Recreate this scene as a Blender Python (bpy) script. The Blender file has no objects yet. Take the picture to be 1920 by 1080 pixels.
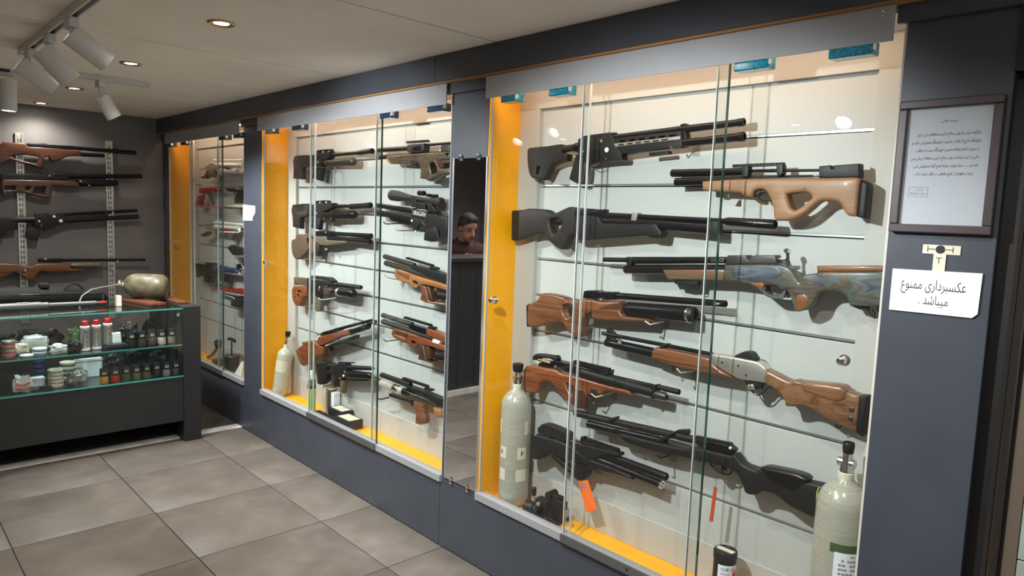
import bpy, bmesh, math, random
import numpy as np
from mathutils import Vector, Matrix, geometry, noise
random.seed(7)
SC = bpy.context.scene
COL = SC.collection
# ------------------------------------------------------------------ camera
F_PX = 1317.5
CAM = Vector((-1.9894, -.2588, 1.5745))
YAW, PITCH, ROLL = .8113, -.103, .038
_cy, _sy, _cp, _sp = math.cos(YAW), math.sin(YAW), math.cos(PITCH), math.sin(PITCH)
FWD = Vector((_cy*_cp, _sy*_cp, _sp))
_r0 = Vector((_sy, -_cy, 0)); _u0 = _r0.cross(FWD)
RGT = _r0*math.cos(ROLL) + _u0*math.sin(ROLL)
UPV = -_r0*math.sin(ROLL) + _u0*math.cos(ROLL)
cd = bpy.data.cameras.new('camera'); cam = bpy.data.objects.new('camera', cd); COL.objects.link(cam)
cd.sensor_width = 36; cd.lens = F_PX/1920*36; cd.clip_start = .05
cam.matrix_world = Matrix(((RGT.x, UPV.x, -FWD.x, CAM.x), (RGT.y, UPV.y, -FWD.y, CAM.y), (RGT.z, UPV.z, -FWD.z, CAM.z), (0, 0, 0, 1)))
SC.camera = cam
def at(px, py, axis, val):                       # a photo pixel seen on the plane axis = val
    d = FWD + RGT*((px-960)/F_PX) + UPV*((540-py)/F_PX)
    return CAM + d*((val-CAM[axis])/d[axis])
# ------------------------------------------------------------------ world, exposure, light levels
w = bpy.data.worlds.new('world'); SC.world = w; w.use_nodes = True
w.node_tree.nodes['Background'].inputs[0].default_value = (.92, .96, 1, 1)
w.node_tree.nodes['Background'].inputs[1].default_value = .55  # added fill light, let in where the front wall is left out
SC.view_settings.view_transform = 'Standard'; SC.view_settings.look = 'None'
SC.view_settings.gamma = 1; SC.view_settings.use_curve_mapping = False
SC.view_settings.exposure = 0.15
P_DOWN, P_TRACK, P_LED = 13.5, 28, 1.7
ROOM_X, ROOM_Y0, ROOM_Y1, H = -3.6, -2.2, 6.22, 2.268
DOWN = [(-.907, .16), (-.907, 1.36), (-.907, 2.56), (-.907, 3.748), (-.907, 4.958), (-.907, 6.0),
        (-2.76, .6), (-2.76, 2.0), (-2.66, 4.09), (-2.9, 4.91)]
DOWN_COL = (1, .95, .86)
# ------------------------------------------------------------------ helpers
def link(o, parent=None):
    COL.objects.link(o)
    if parent is not None: o.parent = parent
    return o
def tag(o, label=None, cat=None, group=None, kind=None):
    if label: o['label'] = label
    if cat: o['category'] = cat
    if group: o['group'] = group
    if kind: o['kind'] = kind
    return o
def empty(name, loc, label=None, cat=None, group=None, kind=None):
    o = bpy.data.objects.new(name, None); o.empty_display_size = .05; o.location = loc
    link(o); return tag(o, label, cat, group, kind)
class MB:
    def __init__(s): s.v = []; s.f = []
    def add(s, vs, fs):
        n = len(s.v); s.v += [Vector(v) for v in vs]; s.f += [[i+n for i in f] for f in fs]; return s
    def box(s, a, b):
        (x0, y0, z0), (x1, y1, z1) = a, b
        return s.add([(x0,y0,z0),(x1,y0,z0),(x1,y1,z0),(x0,y1,z0),(x0,y0,z1),(x1,y0,z1),(x1,y1,z1),(x0,y1,z1)],
                     [(0,3,2,1),(4,5,6,7),(0,1,5,4),(1,2,6,5),(2,3,7,6),(3,0,4,7)])
    def lathe(s, p0, p1, prof, n=18, caps=True):       # prof: [(distance from p0 along p0->p1, radius)]
        p0 = Vector(p0); d = (Vector(p1)-p0).normalized()
        a = d.orthogonal().normalized(); b = d.cross(a)
        vs = []; fs = []
        for (t, r) in prof:
            for k in range(n):
                q = 2*math.pi*k/n
                vs.append(p0+d*t+(a*math.cos(q)+b*math.sin(q))*max(r, 1e-5))
        for i in range(len(prof)-1):
            for k in range(n):
                k2 = (k+1) % n
                fs.append((i*n+k, i*n+k2, (i+1)*n+k2, (i+1)*n+k))
        if caps:
            fs.append(tuple(range(n-1, -1, -1))); fs.append(tuple((len(prof)-1)*n+k for k in range(n)))
        return s.add(vs, fs)
    def sweep(s, pts, r, n=8):
        pts = [Vector(p) for p in pts]; vs = []; fs = []; a = None
        for i, p in enumerate(pts):
            d = (pts[min(i+1, len(pts)-1)]-pts[max(i-1, 0)]).normalized()
            a = d.orthogonal().normalized() if a is None else (a-d*a.dot(d)).normalized()
            b = d.cross(a); rr = r[i] if isinstance(r, (list, tuple)) else r
            for k in range(n):
                q = 2*math.pi*k/n; vs.append(p+(a*math.cos(q)+b*math.sin(q))*rr)
        for i in range(len(pts)-1):
            for k in range(n):
                k2 = (k+1) % n; fs.append((i*n+k, i*n+k2, (i+1)*n+k2, (i+1)*n+k))
        fs.append(tuple(range(n-1, -1, -1))); fs.append(tuple((len(pts)-1)*n+k for k in range(n)))
        return s.add(vs, fs)
    def ball(s, c, r, n=14, m=9, sc=(1, 1, 1)):
        c = Vector(c); vs = []; fs = []
        for i in range(m+1):
            th = math.pi*i/m
            for k in range(n):
                q = 2*math.pi*k/n
                vs.append(c+Vector((r*math.sin(th)*math.cos(q)*sc[0], r*math.sin(th)*math.sin(q)*sc[1], r*math.cos(th)*sc[2])))
        for i in range(m):
            for k in range(n): fs.append((i*n+k, i*n+(k+1) % n, (i+1)*n+(k+1) % n, (i+1)*n+k))
        return s.add(vs, fs)
    def mesh(s, name, off=(0, 0, 0), smooth=40, bevel=0):
        m = bpy.data.meshes.new(name); o = Vector(off)
        m.from_pydata([v-o for v in s.v], [], s.f)
        bm = bmesh.new(); bm.from_mesh(m)
        bmesh.ops.remove_doubles(bm, verts=bm.verts, dist=2e-5)
        bmesh.ops.recalc_face_normals(bm, faces=bm.faces)
        if bevel: bmesh.ops.bevel(bm, geom=bm.edges[:], offset=bevel, segments=2, profile=.5, affect='EDGES', clamp_overlap=True)
        bm.to_mesh(m); bm.free()
        if smooth:
            m.polygons.foreach_set('use_smooth', [True]*len(m.polygons))
            m.set_sharp_from_angle(angle=math.radians(smooth))
        return m
    def obj(s, name, mat, parent=None, smooth=40, bevel=0, loc=None):
        off = Vector(loc) if loc is not None else _wloc(parent)
        o = bpy.data.objects.new(name, s.mesh(name, off, smooth, bevel))
        o.data.materials.append(mat)
        if loc is not None: o.location = Vector(loc)-_wloc(parent)
        return link(o, parent)
def _wloc(o):
    v = Vector((0, 0, 0))
    while o is not None: v = v+o.location; o = o.parent
    return v
def copy_tree(o, parent=None):
    c = o.copy(); COL.objects.link(c); c.parent = parent
    for ch in list(o.children): copy_tree(ch, c)
    return c
# ------------------------------------------------------------------ materials
M = {}
def mat(name, base, rough=.5, metal=0, coat=0, emit=None, es=0, bump=None, vary=None, spec=.5, alpha=1, trans=0):
    m = bpy.data.materials.new(name); m.use_nodes = True; M[name] = m
    nt = m.node_tree; b = nt.nodes['Principled BSDF']; I = b.inputs
    I['Base Color'].default_value = (*base, 1); I['Roughness'].default_value = rough; I['Metallic'].default_value = metal
    I['Coat Weight'].default_value = coat; I['Coat Roughness'].default_value = .15; I['Specular IOR Level'].default_value = spec
    I['Alpha'].default_value = alpha; I['Transmission Weight'].default_value = trans
    if emit: I['Emission Color'].default_value = (*emit, 1); I['Emission Strength'].default_value = es
    if vary or bump:
        g = nt.nodes.new('ShaderNodeNewGeometry')
    if vary:                                         # (scale, amount): faint noise in the colour
        n = nt.nodes.new('ShaderNodeTexNoise'); n.inputs['Scale'].default_value = vary[0]; n.inputs['Detail'].default_value = 5
        nt.links.new(g.outputs['Position'], n.inputs['Vector'])
        mr = nt.nodes.new('ShaderNodeMapRange'); mr.inputs[1].default_value = .3; mr.inputs[2].default_value = .7
        mr.inputs[3].default_value = 1-vary[1]; mr.inputs[4].default_value = 1+vary[1]
        nt.links.new(n.outputs['Fac'], mr.inputs[0])
        mx = nt.nodes.new('ShaderNodeMix'); mx.data_type = 'RGBA'; mx.blend_type = 'MULTIPLY'; mx.inputs[0].default_value = 1
        mx.inputs[6].default_value = (*base, 1); nt.links.new(mr.outputs[0], mx.inputs[7]); nt.links.new(mx.outputs[2], I['Base Color'])
    if bump:                                         # (scale vector, strength)
        mp = nt.nodes.new('ShaderNodeMapping'); mp.inputs['Scale'].default_value = bump[0]
        n2 = nt.nodes.new('ShaderNodeTexNoise'); n2.inputs['Scale'].default_value = 1; n2.inputs['Detail'].default_value = 3
        bp = nt.nodes.new('ShaderNodeBump'); bp.inputs['Strength'].default_value = bump[1]; bp.inputs['Distance'].default_value = .002
        nt.links.new(g.outputs['Position'], mp.inputs[0]); nt.links.new(mp.outputs[0], n2.inputs['Vector'])
        nt.links.new(n2.outputs['Fac'], bp.inputs['Height']); nt.links.new(bp.outputs[0], I['Normal'])
    return m
WD = .62
def wood(name, stops, scale=(14, 2.2, 34), rough=.38, dist=1.2, coat=.25, detail=6):
    stops = [(p, tuple(c*WD for c in col)) for p, col in stops]
    m = mat(name, stops[0][1], rough, coat=coat); nt = m.node_tree; b = nt.nodes['Principled BSDF']
    g = nt.nodes.new('ShaderNodeTexCoord'); mp = nt.nodes.new('ShaderNodeMapping'); mp.inputs['Scale'].default_value = scale
    n = nt.nodes.new('ShaderNodeTexNoise'); n.inputs['Scale'].default_value = 1; n.inputs['Detail'].default_value = detail
    n.inputs['Distortion'].default_value = dist; n.inputs['Roughness'].default_value = .6
    cr = nt.nodes.new('ShaderNodeValToRGB'); e = cr.color_ramp.elements
    e[0].position, e[0].color = stops[0][0], (*stops[0][1], 1); e[1].position, e[1].color = stops[-1][0], (*stops[-1][1], 1)
    for p, c in stops[1:-1]: x = e.new(p); x.color = (*c, 1)
    nt.links.new(g.outputs['Object'], mp.inputs[0]); nt.links.new(mp.outputs[0], n.inputs['Vector'])
    nt.links.new(n.outputs['Fac'], cr.inputs[0]); nt.links.new(cr.outputs[0], b.inputs['Base Color'])
    return m
def glass(name, tint, rough=0.0, ior=1.5):
    m = bpy.data.materials.new(name); m.use_nodes = True; M[name] = m; nt = m.node_tree; nt.nodes.clear()
    t = nt.nodes.new('ShaderNodeBsdfTransparent'); t.inputs[0].default_value = (*tint, 1)
    gl = nt.nodes.new('ShaderNodeBsdfGlossy'); gl.inputs['Roughness'].default_value = rough
    lw = nt.nodes.new('ShaderNodeLayerWeight'); lw.inputs[0].default_value = .5
    pw = nt.nodes.new('ShaderNodeMath'); pw.operation = 'POWER'; pw.inputs[1].default_value = 5; nt.links.new(lw.outputs['Facing'], pw.inputs[0])
    fr = nt.nodes.new('ShaderNodeMath'); fr.operation = 'MULTIPLY_ADD'; f0 = ((ior-1)/(ior+1))**2; fr.inputs[1].default_value = 1-f0; fr.inputs[2].default_value = f0; nt.links.new(pw.outputs[0], fr.inputs[0])
    mx = nt.nodes.new('ShaderNodeMixShader'); o = nt.nodes.new('ShaderNodeOutputMaterial')
    nt.links.new(fr.outputs[0], mx.inputs[0]); nt.links.new(t.outputs[0], mx.inputs[1]); nt.links.new(gl.outputs[0], mx.inputs[2]); nt.links.new(mx.outputs[0], o.inputs[0])
    return m
mat('navy', (.046, .053, .068), .40, vary=(6, .10)); mat('charcoal', (.019, .0185, .0185), .55, vary=(5, .12))
mat('backwall', (.18, .163, .160), .6, vary=(4, .10))
mat('ceiling', (.84, .76, .65), .85, vary=(3, .05)); mat('gap', (.01, .01, .01), .9)
mat('yellow', (.95, .415, .002), .38, vary=(7, .05)); mat('panel', (.47, .475, .455), .5, bump=((60, 60, 400), .25))
mat('frame_panel', (.47, .455, .42), .5, bump=((60, 400, 60), .25))
mat('alu', (.72, .74, .75), .28, .9); mat('rail_foil', (.36, .365, .38), .5, .3, vary=(240, .25), bump=((500, 500, 500), .6))
mat('steelgrey', (.15, .148, .146), .42, .6); mat('header', (.36, .37, .385), .22, vary=(5, .04))
mat('rawwood', (.34, .16, .05), .7); mat('chrome', (.85, .85, .86), .12, 1); mat('brass', (.5, .33, .14), .3, 1)
mat('edge_lit', (.62, .66, .66), .25, 0, coat=.6); mat('edge_unlit', (.012, .045, .035), .15, coat=.6)  # one glass edge in two colours: bright where lit, dark where not
mat('film', (.0, .20, .30), .12, coat=.5, vary=(120, .6)); mat('film_dark', (.01, .03, .07), .15, coat=.5)
glass('glass', (.965, .985, .975)); glass('glass_green', (.90, .975, .955)); glass('clear', (.90, .92, .90), .12)
mat('green_edge', (.05, .38, .32), .12, coat=.5)
mat('steel', (.012, .012, .015), .28, .5); mat('matte', (.008, .008, .009), .5, spec=.4); mat('poly', (.0095, .009, .010), .5, spec=.35)
mat('polybrown', (.018, .014, .012), .5, spec=.35); mat('gun_grey', (.06, .057, .054), .4, .6); mat('slot', (.006, .006, .007), .8)
mat('nickel', (.62, .58, .53), .35, .85); mat('beige_alu', (.42, .37, .32), .4, .6); mat('white', (.80, .80, .78), .45); mat('cream', (.66, .60, .48), .6)
mat('tan', (.11, .08, .048), .55); mat('leather', (.085, .05, .03), .6); mat('copper', (.55, .33, .2), .3, .8)
mat('red', (.55, .02, .015), .35); mat('redmetal', (.45, .012, .015), .3, .4); mat('bluemetal', (.02, .06, .16), .3, .4); mat('blue', (.04, .08, .30), .4)
mat('orange', (1.0, .16, .01), .5); mat('redtag', (.55, .07, .025), .5); mat('lime', (.50, .62, .10), .45); mat('olive', (.12, .14, .05), .6)
mat('paper', (.82, .83, .90), .7); mat('tape', (.66, .62, .50), .6); mat('ink', (.015, .015, .02), .7); mat('stamp', (.2, .25, .45), .7)
mat('print_grey', (.25, .25, .24), .7); mat('skin', (.42, .21, .14), .55); mat('jacket', (.055, .022, .026), .8); mat('hair', (.04, .036, .034), .8)
mat('frame_wood', (.050, .034, .038), .4); mat('mirror', (.80, .81, .82), .015, 1); mat('black', (.008, .008, .009), .5)
mat('jamb', (.10, .088, .08), .22, .85); mat('marble', (.26, .31, .27), .2, vary=(4, .25)); mat('browntrim', (.11, .085, .06), .5)
mat('desk', (.040, .040, .043), .55, bump=((200, 200, 4), .15)); mat('wall_plain', (.30, .29, .27), .8)
mat('lampwhite', (.62, .61, .58), .5); mat('lampon', (1, 1, 1), .5, emit=DOWN_COL, es=60); mat('spotlens', (1, 1, 1), .5, emit=(.95, .98, 1), es=25); mat('ledon', (1, 1, 1), .5, emit=(1, .78, .58), es=5)
mat('zinc', (.72, .70, .62), .35, .9, vary=(30, .15)); mat('canvas', (.016, .015, .015), .85, vary=(30, .3))
mat('tin', (.45, .44, .40), .4, .6); mat('plasticbag', (.62, .64, .64), .25, coat=.4); mat('highlight_and_skirting', (.80, .78, .74), .45, vary=(12, .15))  # last one: painted floor highlight, also used for the desk skirting
mat('rearfloor', (.10, .082, .065), .5, vary=(5, .2)); mat('redwood', (.12, .040, .018), .5); mat('notice_sheet', (.53, .53, .60), .7); mat('mustard', (.62, .30, .03), .6); mat('darkgreen', (.05, .09, .03), .6)
def tank_mat(name, base, streak):
    m = mat(name, base, .22, coat=.5); nt = m.node_tree; b = nt.nodes['Principled BSDF']
    g = nt.nodes.new('ShaderNodeTexCoord'); mp = nt.nodes.new('ShaderNodeMapping'); mp.inputs['Scale'].default_value = (14, 14, 700)
    n = nt.nodes.new('ShaderNodeTexNoise'); n.inputs['Scale'].default_value = 1; n.inputs['Detail'].default_value = 4
    cr = nt.nodes.new('ShaderNodeValToRGB'); cr.color_ramp.elements[0].position = .34; cr.color_ramp.elements[0].color = (*streak, 1)
    cr.color_ramp.elements[1].position = .62; cr.color_ramp.elements[1].color = (*base, 1)
    nt.links.new(g.outputs['Object'], mp.inputs[0]); nt.links.new(mp.outputs[0], n.inputs['Vector']); nt.links.new(n.outputs['Fac'], cr.inputs[0]); nt.links.new(cr.outputs[0], b.inputs['Base Color'])
tank_mat('tank', (.42, .395, .32), (.29, .28, .235)); mat('tank_tan', (.125, .105, .062), .42, coat=.2, vary=(22, .45)); tank_mat('tank_pale', (.58, .55, .46), (.40, .37, .29))
wood('walnut', [(.30, (.10, .032, .014)), (.5, (.27, .095, .038)), (.72, (.36, .15, .065))])
wood('redwalnut', [(.30, (.13, .030, .010)), (.5, (.30, .080, .024)), (.75, (.40, .13, .045))])
wood('figured', [(.28, (.09, .040, .020)), (.45, (.26, .115, .050)), (.6, (.36, .18, .085)), (.75, (.24, .10, .045))], (16, 9, 22), dist=3)
wood('cheekwood', [(.3, (.26, .105, .045)), (.7, (.42, .20, .09))], (30, 3, 90))
wood('blond', [(.3, (.40, .19, .082)), (.7, (.54, .285, .14))], (10, 4, 60), rough=.5, dist=.4, coat=.04)
wood('ambrewood', [(.3, (.40, .14, .04)), (.7, (.62, .28, .10))], (12, 3, 40))
wood('darkwood', [(.3, (.06, .02, .010)), (.7, (.17, .065, .03))])
wood('camowood', [(.3, (.05, .034, .022)), (.5, (.13, .088, .052)), (.7, (.21, .148, .09))], (18, 6, 30), dist=2)
wood('bw_walnut', [(.3, (.06, .018, .008)), (.7, (.17, .055, .021))], (2.2, 14, 34)); wood('bw_beech', [(.3, (.20, .070, .02)), (.7, (.32, .125, .042))], (2.2, 14, 34))
wood('laminate', [(.30, (.05, .065, .09)), (.40, (.15, .17, .19)), (.45, (.07, .12, .055)), (.485, (.24, .085, .035)), (.51, (.05, .055, .07)), (.56, (.12, .14, .16)), (.60, (.08, .13, .06)), (.64, (.26, .11, .045)), (.70, (.16, .18, .20))], (3, 5, 26), dist=1.0, detail=2.5)
wood('lam_stripes', [(.38, (.34, .12, .05)), (.44, (.10, .12, .06)), (.48, (.34, .13, .06)), (.52, (.07, .075, .07)), (.56, (.30, .12, .05)), (.62, (.16, .18, .12))], (2, .5, 130), dist=.15, detail=1)
wood('lam_blue', [(.3, (.05, .065, .10)), (.5, (.12, .145, .20)), (.7, (.24, .27, .31))], (6, 7, 40), dist=2.5); wood('lam_orange', [(.3, (.24, .065, .015)), (.7, (.42, .15, .045))], (20, 9, 40))
# ------------------------------------------------------------------ tile material
def tile_mat():
    m = mat('tile', (.2, .2, .19), .42); nt = m.node_tree; b = nt.nodes['Principled BSDF']
    g = nt.nodes.new('ShaderNodeNewGeometry'); oi = nt.nodes.new('ShaderNodeObjectInfo')
    ad = nt.nodes.new('ShaderNodeVectorMath'); ad.operation = 'MULTIPLY_ADD'
    cb = nt.nodes.new('ShaderNodeCombineXYZ'); nt.links.new(oi.outputs['Random'], cb.inputs[2])
    ad.inputs[1].default_value = (1, 1, 1); nt.links.new(g.outputs['Position'], ad.inputs[0])
    sc = nt.nodes.new('ShaderNodeVectorMath'); sc.operation = 'SCALE'; sc.inputs['Scale'].default_value = 9
    nt.links.new(cb.outputs[0], sc.inputs[0]); nt.links.new(sc.outputs[0], ad.inputs[2])
    n = nt.nodes.new('ShaderNodeTexNoise'); n.inputs['Scale'].default_value = 4.5; n.inputs['Detail'].default_value = 12; n.inputs['Roughness'].default_value = .68; n.inputs['Distortion'].default_value = .3
    nt.links.new(ad.outputs[0], n.inputs['Vector'])
    cr = nt.nodes.new('ShaderNodeValToRGB'); e = cr.color_ramp.elements
    e[0].position = .28; e[0].color = (.108, .090, .074, 1); e[1].position = .74; e[1].color = (.185, .160, .137, 1); x = e.new(.5); x.color = (.138, .117, .098, 1)
    nt.links.new(n.outputs['Fac'], cr.inputs[0]); nt.links.new(cr.outputs[0], b.inputs['Base Color'])
    mr = nt.nodes.new('ShaderNodeMapRange'); mr.inputs[3].default_value = .32; mr.inputs[4].default_value = .55
    nt.links.new(n.outputs['Fac'], mr.inputs[0]); nt.links.new(mr.outputs[0], b.inputs['Roughness'])
tile_mat()
# ------------------------------------------------------------------ floor
floor = empty('floor', (0, 0, 0), kind='structure'); floor['label'] = 'grey concrete look floor tiles with thin dark joints'
MB().box((ROOM_X, ROOM_Y0, -.05), (.3, ROOM_Y1, -.004)).obj('grout_bed', M['gap'], floor, 0)
_tm = {}
def tile(x0, x1, y0, y1):
    k = (round(x1-x0, 3), round(y1-y0, 3))
    if k not in _tm:
        a, b = k; _tm[k] = MB().box((-a/2, -b/2, -.004), (a/2, b/2, 0)).mesh('tile', bevel=.0012); _tm[k].materials.append(M['tile'])
    o = bpy.data.objects.new('tile', _tm[k]); o.location = ((x0+x1)/2, (y0+y1)/2, 0); link(o, floor)
g_ = .0018
xs = [0.0, -.3105] + [-.3105-.6*k for k in range(1, 6)] + [ROOM_X]
ys = [4.575] + [4.0465-.6*k for k in range(0, 11)]
for i in range(len(xs)-1):
    for j in range(len(ys)-1): tile(xs[i+1]+g_, xs[i]-g_, ys[j+1]+g_, ys[j]-g_)
MB().box((ROOM_X, 4.66, -.004), (0, ROOM_Y1, .002)).obj('rear_floor_board', M['rearfloor'], floor, 0)
MB().box((ROOM_X, 4.578, -.004), (0, 4.66, .006)).obj('floor_highlight_strip', M['highlight_and_skirting'], floor, 0, bevel=.002)  # gloss highlight of the lit floor, put in as a pale strip
# ------------------------------------------------------------------ ceiling
ceil = empty('ceiling', (0, 0, H), kind='structure'); ceil['label'] = 'low off white ceiling of wide boards with thin joints'
MB().box((ROOM_X, ROOM_Y0, H+.012), (.3, ROOM_Y1, H+.05)).obj('ceiling_backing', M['gap'], ceil, 0)
cj = [ROOM_Y0, -.465, .735, 1.935, 3.135, 4.335, 5.535, ROOM_Y1]
for a, b in zip(cj[:-1], cj[1:]):
    MB().box((ROOM_X, a+.006, H), (.3, b-.006, H+.012)).obj('ceiling_board', M['ceiling'], ceil, 0, bevel=.002)
# ------------------------------------------------------------------ plain walls
def wall(name, a, b, m, label):
    o = MB().box(a, b).obj(name, M[m], None, 0); tag(o, label, kind='structure'); return o
wall('wall_back', (ROOM_X, ROOM_Y1, 0), (.3, ROOM_Y1+.1, H+.05), 'backwall', 'dark aubergine grey back wall behind the counter')
wall('wall_left', (ROOM_X-.1, ROOM_Y0, 0), (ROOM_X, ROOM_Y1+.1, H+.05), 'backwall', 'dark grey wall opposite the display cabinets')
# ------------------------------------------------------------------ cabinet wall: plinth, pillars, cornice
CABS = [(.41, 2.017), (2.27, 4.256), (4.54, 6.08)]
ZR, ZRT = .312, .346
wr = empty('wall_right', (0, 3, 0), kind='structure'); wr['label'] = 'navy panelled wall with pillars framing three display cabinets'
def wp(name, a, b, m='navy', bev=.002): return MB().box(a, b).obj(name, M[m], wr, 0, bev)
for a, b in ((.168, 2.28), (2.282, 4.42), (4.422, ROOM_Y1)): wp('plinth_panel', (0, a, 0), (.028, b, ZR-.002))
for a, b in ((.168, .41), (2.017, 2.27), (4.256, 4.54), (6.08, ROOM_Y1)): wp('pillar', (0, a, ZR), (.3, b, 2.15))
for a, b in ((-.05, 2.338), (2.34, ROOM_Y1)): wp('cornice_board', (-.05, a, 2.152), (.3, b, H))
for a, b in ((-.05, .43), (2.005, 2.29), (4.25, 4.55), (6.07, ROOM_Y1)): wp('pillar_cap', (-.018, a, 2.098), (-.0005, b, 2.151))
wp('raw_wood_strip', (-.045, .168, 2.144), (-.012, ROOM_Y1, 2.1518), 'rawwood', 0)
wp('niche_back', (.26, .41, ZR), (.3, 6.08, 2.15), 'gap', 0)
# ------------------------------------------------------------------ display cabinets
GRO = [1.862, 1.705, 1.548, 1.391, 1.234, 1.077, .920, .764, .607]
def cabinet(i, y0, y1, label, doors, clips, film, knobs):
    c = empty('display_cabinet', (.1, (y0+y1)/2, .285), label, 'display cabinet', 'wall display cabinets')
    def p(name, a, b, m, bev=.001): return MB().box(a, b).obj(name, M[m], c, 0, bev)
    ZF = .305
    p('base_board', (.03, y0, ZR-.03), (.22, y1, ZF), 'yellow', 0)
    p('side_panel', (.002, y1-.004, ZF), (.22, y1, 2.13), 'yellow', 0); p('side_panel', (.002, y0, ZF), (.22, y0+.004, 2.13), 'frame_panel', 0)
    p('top_board', (-.01, y0, 2.126), (.25, y1, 2.144), 'frame_panel', 0)
    XB = .2
    ya, yb = y0+.125, y1-.122
    p('frame_top_rail', (XB-.020, y0, 2.03), (XB+.03, y1, 2.126), 'frame_panel')
    p('frame_stile', (XB-.020, y1-.004-.118, ZF), (XB+.03, y1-.004, 2.03), 'frame_panel'); p('frame_stile', (XB-.020, y0+.004, ZF), (XB+.03, ya, 2.03), 'frame_panel')
    p('skirting_board', (XB-.008, ya, ZF), (XB+.03, yb, .437), 'frame_panel', .002)
    p('slat_backing', (XB+.014, ya, .43), (XB+.03, yb, 2.03), 'gun_grey', 0)
    zz = [2.03]+GRO+[.437]
    for k in range(len(zz)-1):
        p('slat', (XB, ya, zz[k+1]+(.0055 if k < len(zz)-2 else 0)), (XB+.013, yb, zz[k]-(.006 if k else 0)), 'panel', .0015)
    for z in GRO: p('groove_channel', (XB+.003, ya, z-.0015), (XB+.013, yb, z+.0053), 'alu', 0)
    # bottom rail, header
    p('bottom_rail', (-.012, y0+.002, ZR+.001), (.03, y1-.002, ZRT), 'rail_foil', .001)
    h = p('header_board', (-.034, y0+.02 if i == 0 else y0, 2.053), (-.029, y1-.012, 2.1435), 'header', .001)
    for yy, z in ((y0+.05, 2.13), (y0+.05, 2.118), (y1-.03, 2.13)):
        MB().lathe((-.034, yy, z), (-.038, yy, z), [(0, .003), (.002, .0028), (.003, .001)], 10).obj('screw', M['chrome'], h)
    for k, (a, b) in enumerate(doors):
        xf = -.006 if k == 1 else .010
        d = MB().box((xf, a+.003, ZRT-.008), (xf+.009, b-.003, 2.09)).obj('glass_door', M['glass'], c, 0)
        MB().box((xf-.0003, a+(.0015 if k == 2 else 0), ZRT-.002), (xf+.0093, a+.003, 2.09)).obj('polished_edge', M['edge_unlit' if k == 1 else 'cream' if k == 2 else 'edge_lit'], d, 0)
        MB().box((xf-.0003, b-.003, ZRT-.002), (xf+.0093, b, 2.09)).obj('polished_edge', M['edge_lit'], d, 0)
        if k == 1:
            lr = MB().box((-.020, a-.004, ZRT-.030), (-.0125, b, ZRT+.004)).obj('lock_rail', M['steelgrey'], d, 0, .001)
            MB().lathe((-.020, (a*.55+b*.45), ZRT-.012), (-.0215, (a*.55+b*.45), ZRT-.012), [(0, .005), (.001, .005)], 12).obj('keyhole', M['slot'], lr)
    for n_, (px, py, w_) in enumerate(clips):
        q = at(px, py, 0, -.008); L = w_
        k = MB().box((-.024, q.y-L/2, 2.030), (.026, q.y+L/2, 2.066)).obj('roller_clip', M[film], c, 0, .004)
        MB().box((-.022, q.y-L/2-.003, 2.040), (-.006, q.y-L/2, 2.060)).obj('clip_end', M['alu'], k, 0, .001)
    for (px, py, m_) in knobs:
        q = at(px, py, 0, -.012); xf = .010
        MB().lathe((xf, q.y, q.z), (-.03, q.y, q.z), [(0, .016), (.003, .016), (.0035, .0115), (.030, .0115), (.032, .009)], 18).obj('lock_knob', M['chrome'], c)
    led = MB().box((.004, y0+.05, 2.1195), (.016, y1-.05, 2.1258)).obj('led_strip', M['ledon'], c, 0)
    ld = bpy.data.lights.new('led_light', 'AREA'); ld.shape = 'RECTANGLE'; ld.size = .02; ld.size_y = y1-y0-.12; ld.energy = P_LED*(y1-y0)
    ld.color = (1, .67, .47); lo = bpy.data.objects.new('led_light', ld); lo.location = Vector((.01, (y0+y1)/2, 2.117))-c.location; lo.rotation_euler = (0, math.radians(-25), 0); link(lo, c)
    return c
cabinet(0, *CABS[0], 'largest nearest glass cabinet holding full length rifles beside the framed notice', [(1.47, 2.012), (.901, 1.492), (.415, .953)],
        [(957, 182, .085), (1052, 169, .10), (1412, 121, .11), (1598, 96, .115)], 'film', [(922, 563, 0), (1578, 677, 0)])
cabinet(1, *CABS[1], 'middle glass cabinet with compact rifles between the mirror pillar and the note pillar', [(3.555, 4.25), (2.828, 3.58), (2.276, 2.905)],
        [(508, 250, .10), (560, 241, .12), (727, 214, .10), (820, 201, .12)], 'film_dark', [(497, 492, 0)])
cabinet(2, *CABS[2], 'farthest glass cabinet with small pistols partly behind the counter', [(5.53, 6.075), (4.905, 5.565), (4.545, 5.04)],
        [(320, 268, .10), (347, 265, .12), (420, 257, .12), (448, 254, .12)], 'film_dark', [(320, 453, 0)])
# ------------------------------------------------------------------ doorway at the right edge
dj = empty('door_1', (0, .1, 0), kind='structure'); dj['label'] = 'dark metal door frame beside the notice pillar'
def dp(name, a, b, m, bev=0): return MB().box(a, b).obj(name, M[m], dj, 0, bev)
dp('shadow_gap', (.03, .128, 0), (.3, .168, H), 'black'); dp('jamb_lip', (.006, .118, 0), (.06, .129, H), 'jamb', .002)
dp('jamb', (.0, .096, 0), (.06, .117, H), 'jamb', .004); dp('jamb_seal', (.01, .09, 0), (.06, .096, H), 'black')
dp('side_trim', (.012, .062, 0), (.06, .09, H), 'browntrim'); dp('door_head', (-.01, -.9, 1.95), (.3, .168, H), 'black')
for z0, z1 in ((0, .80), (.803, 1.5), (1.503, 2.2)): dp('stone_panel', (.014, -.9, z0), (.06, .061, z1), 'marble', .002)
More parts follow.
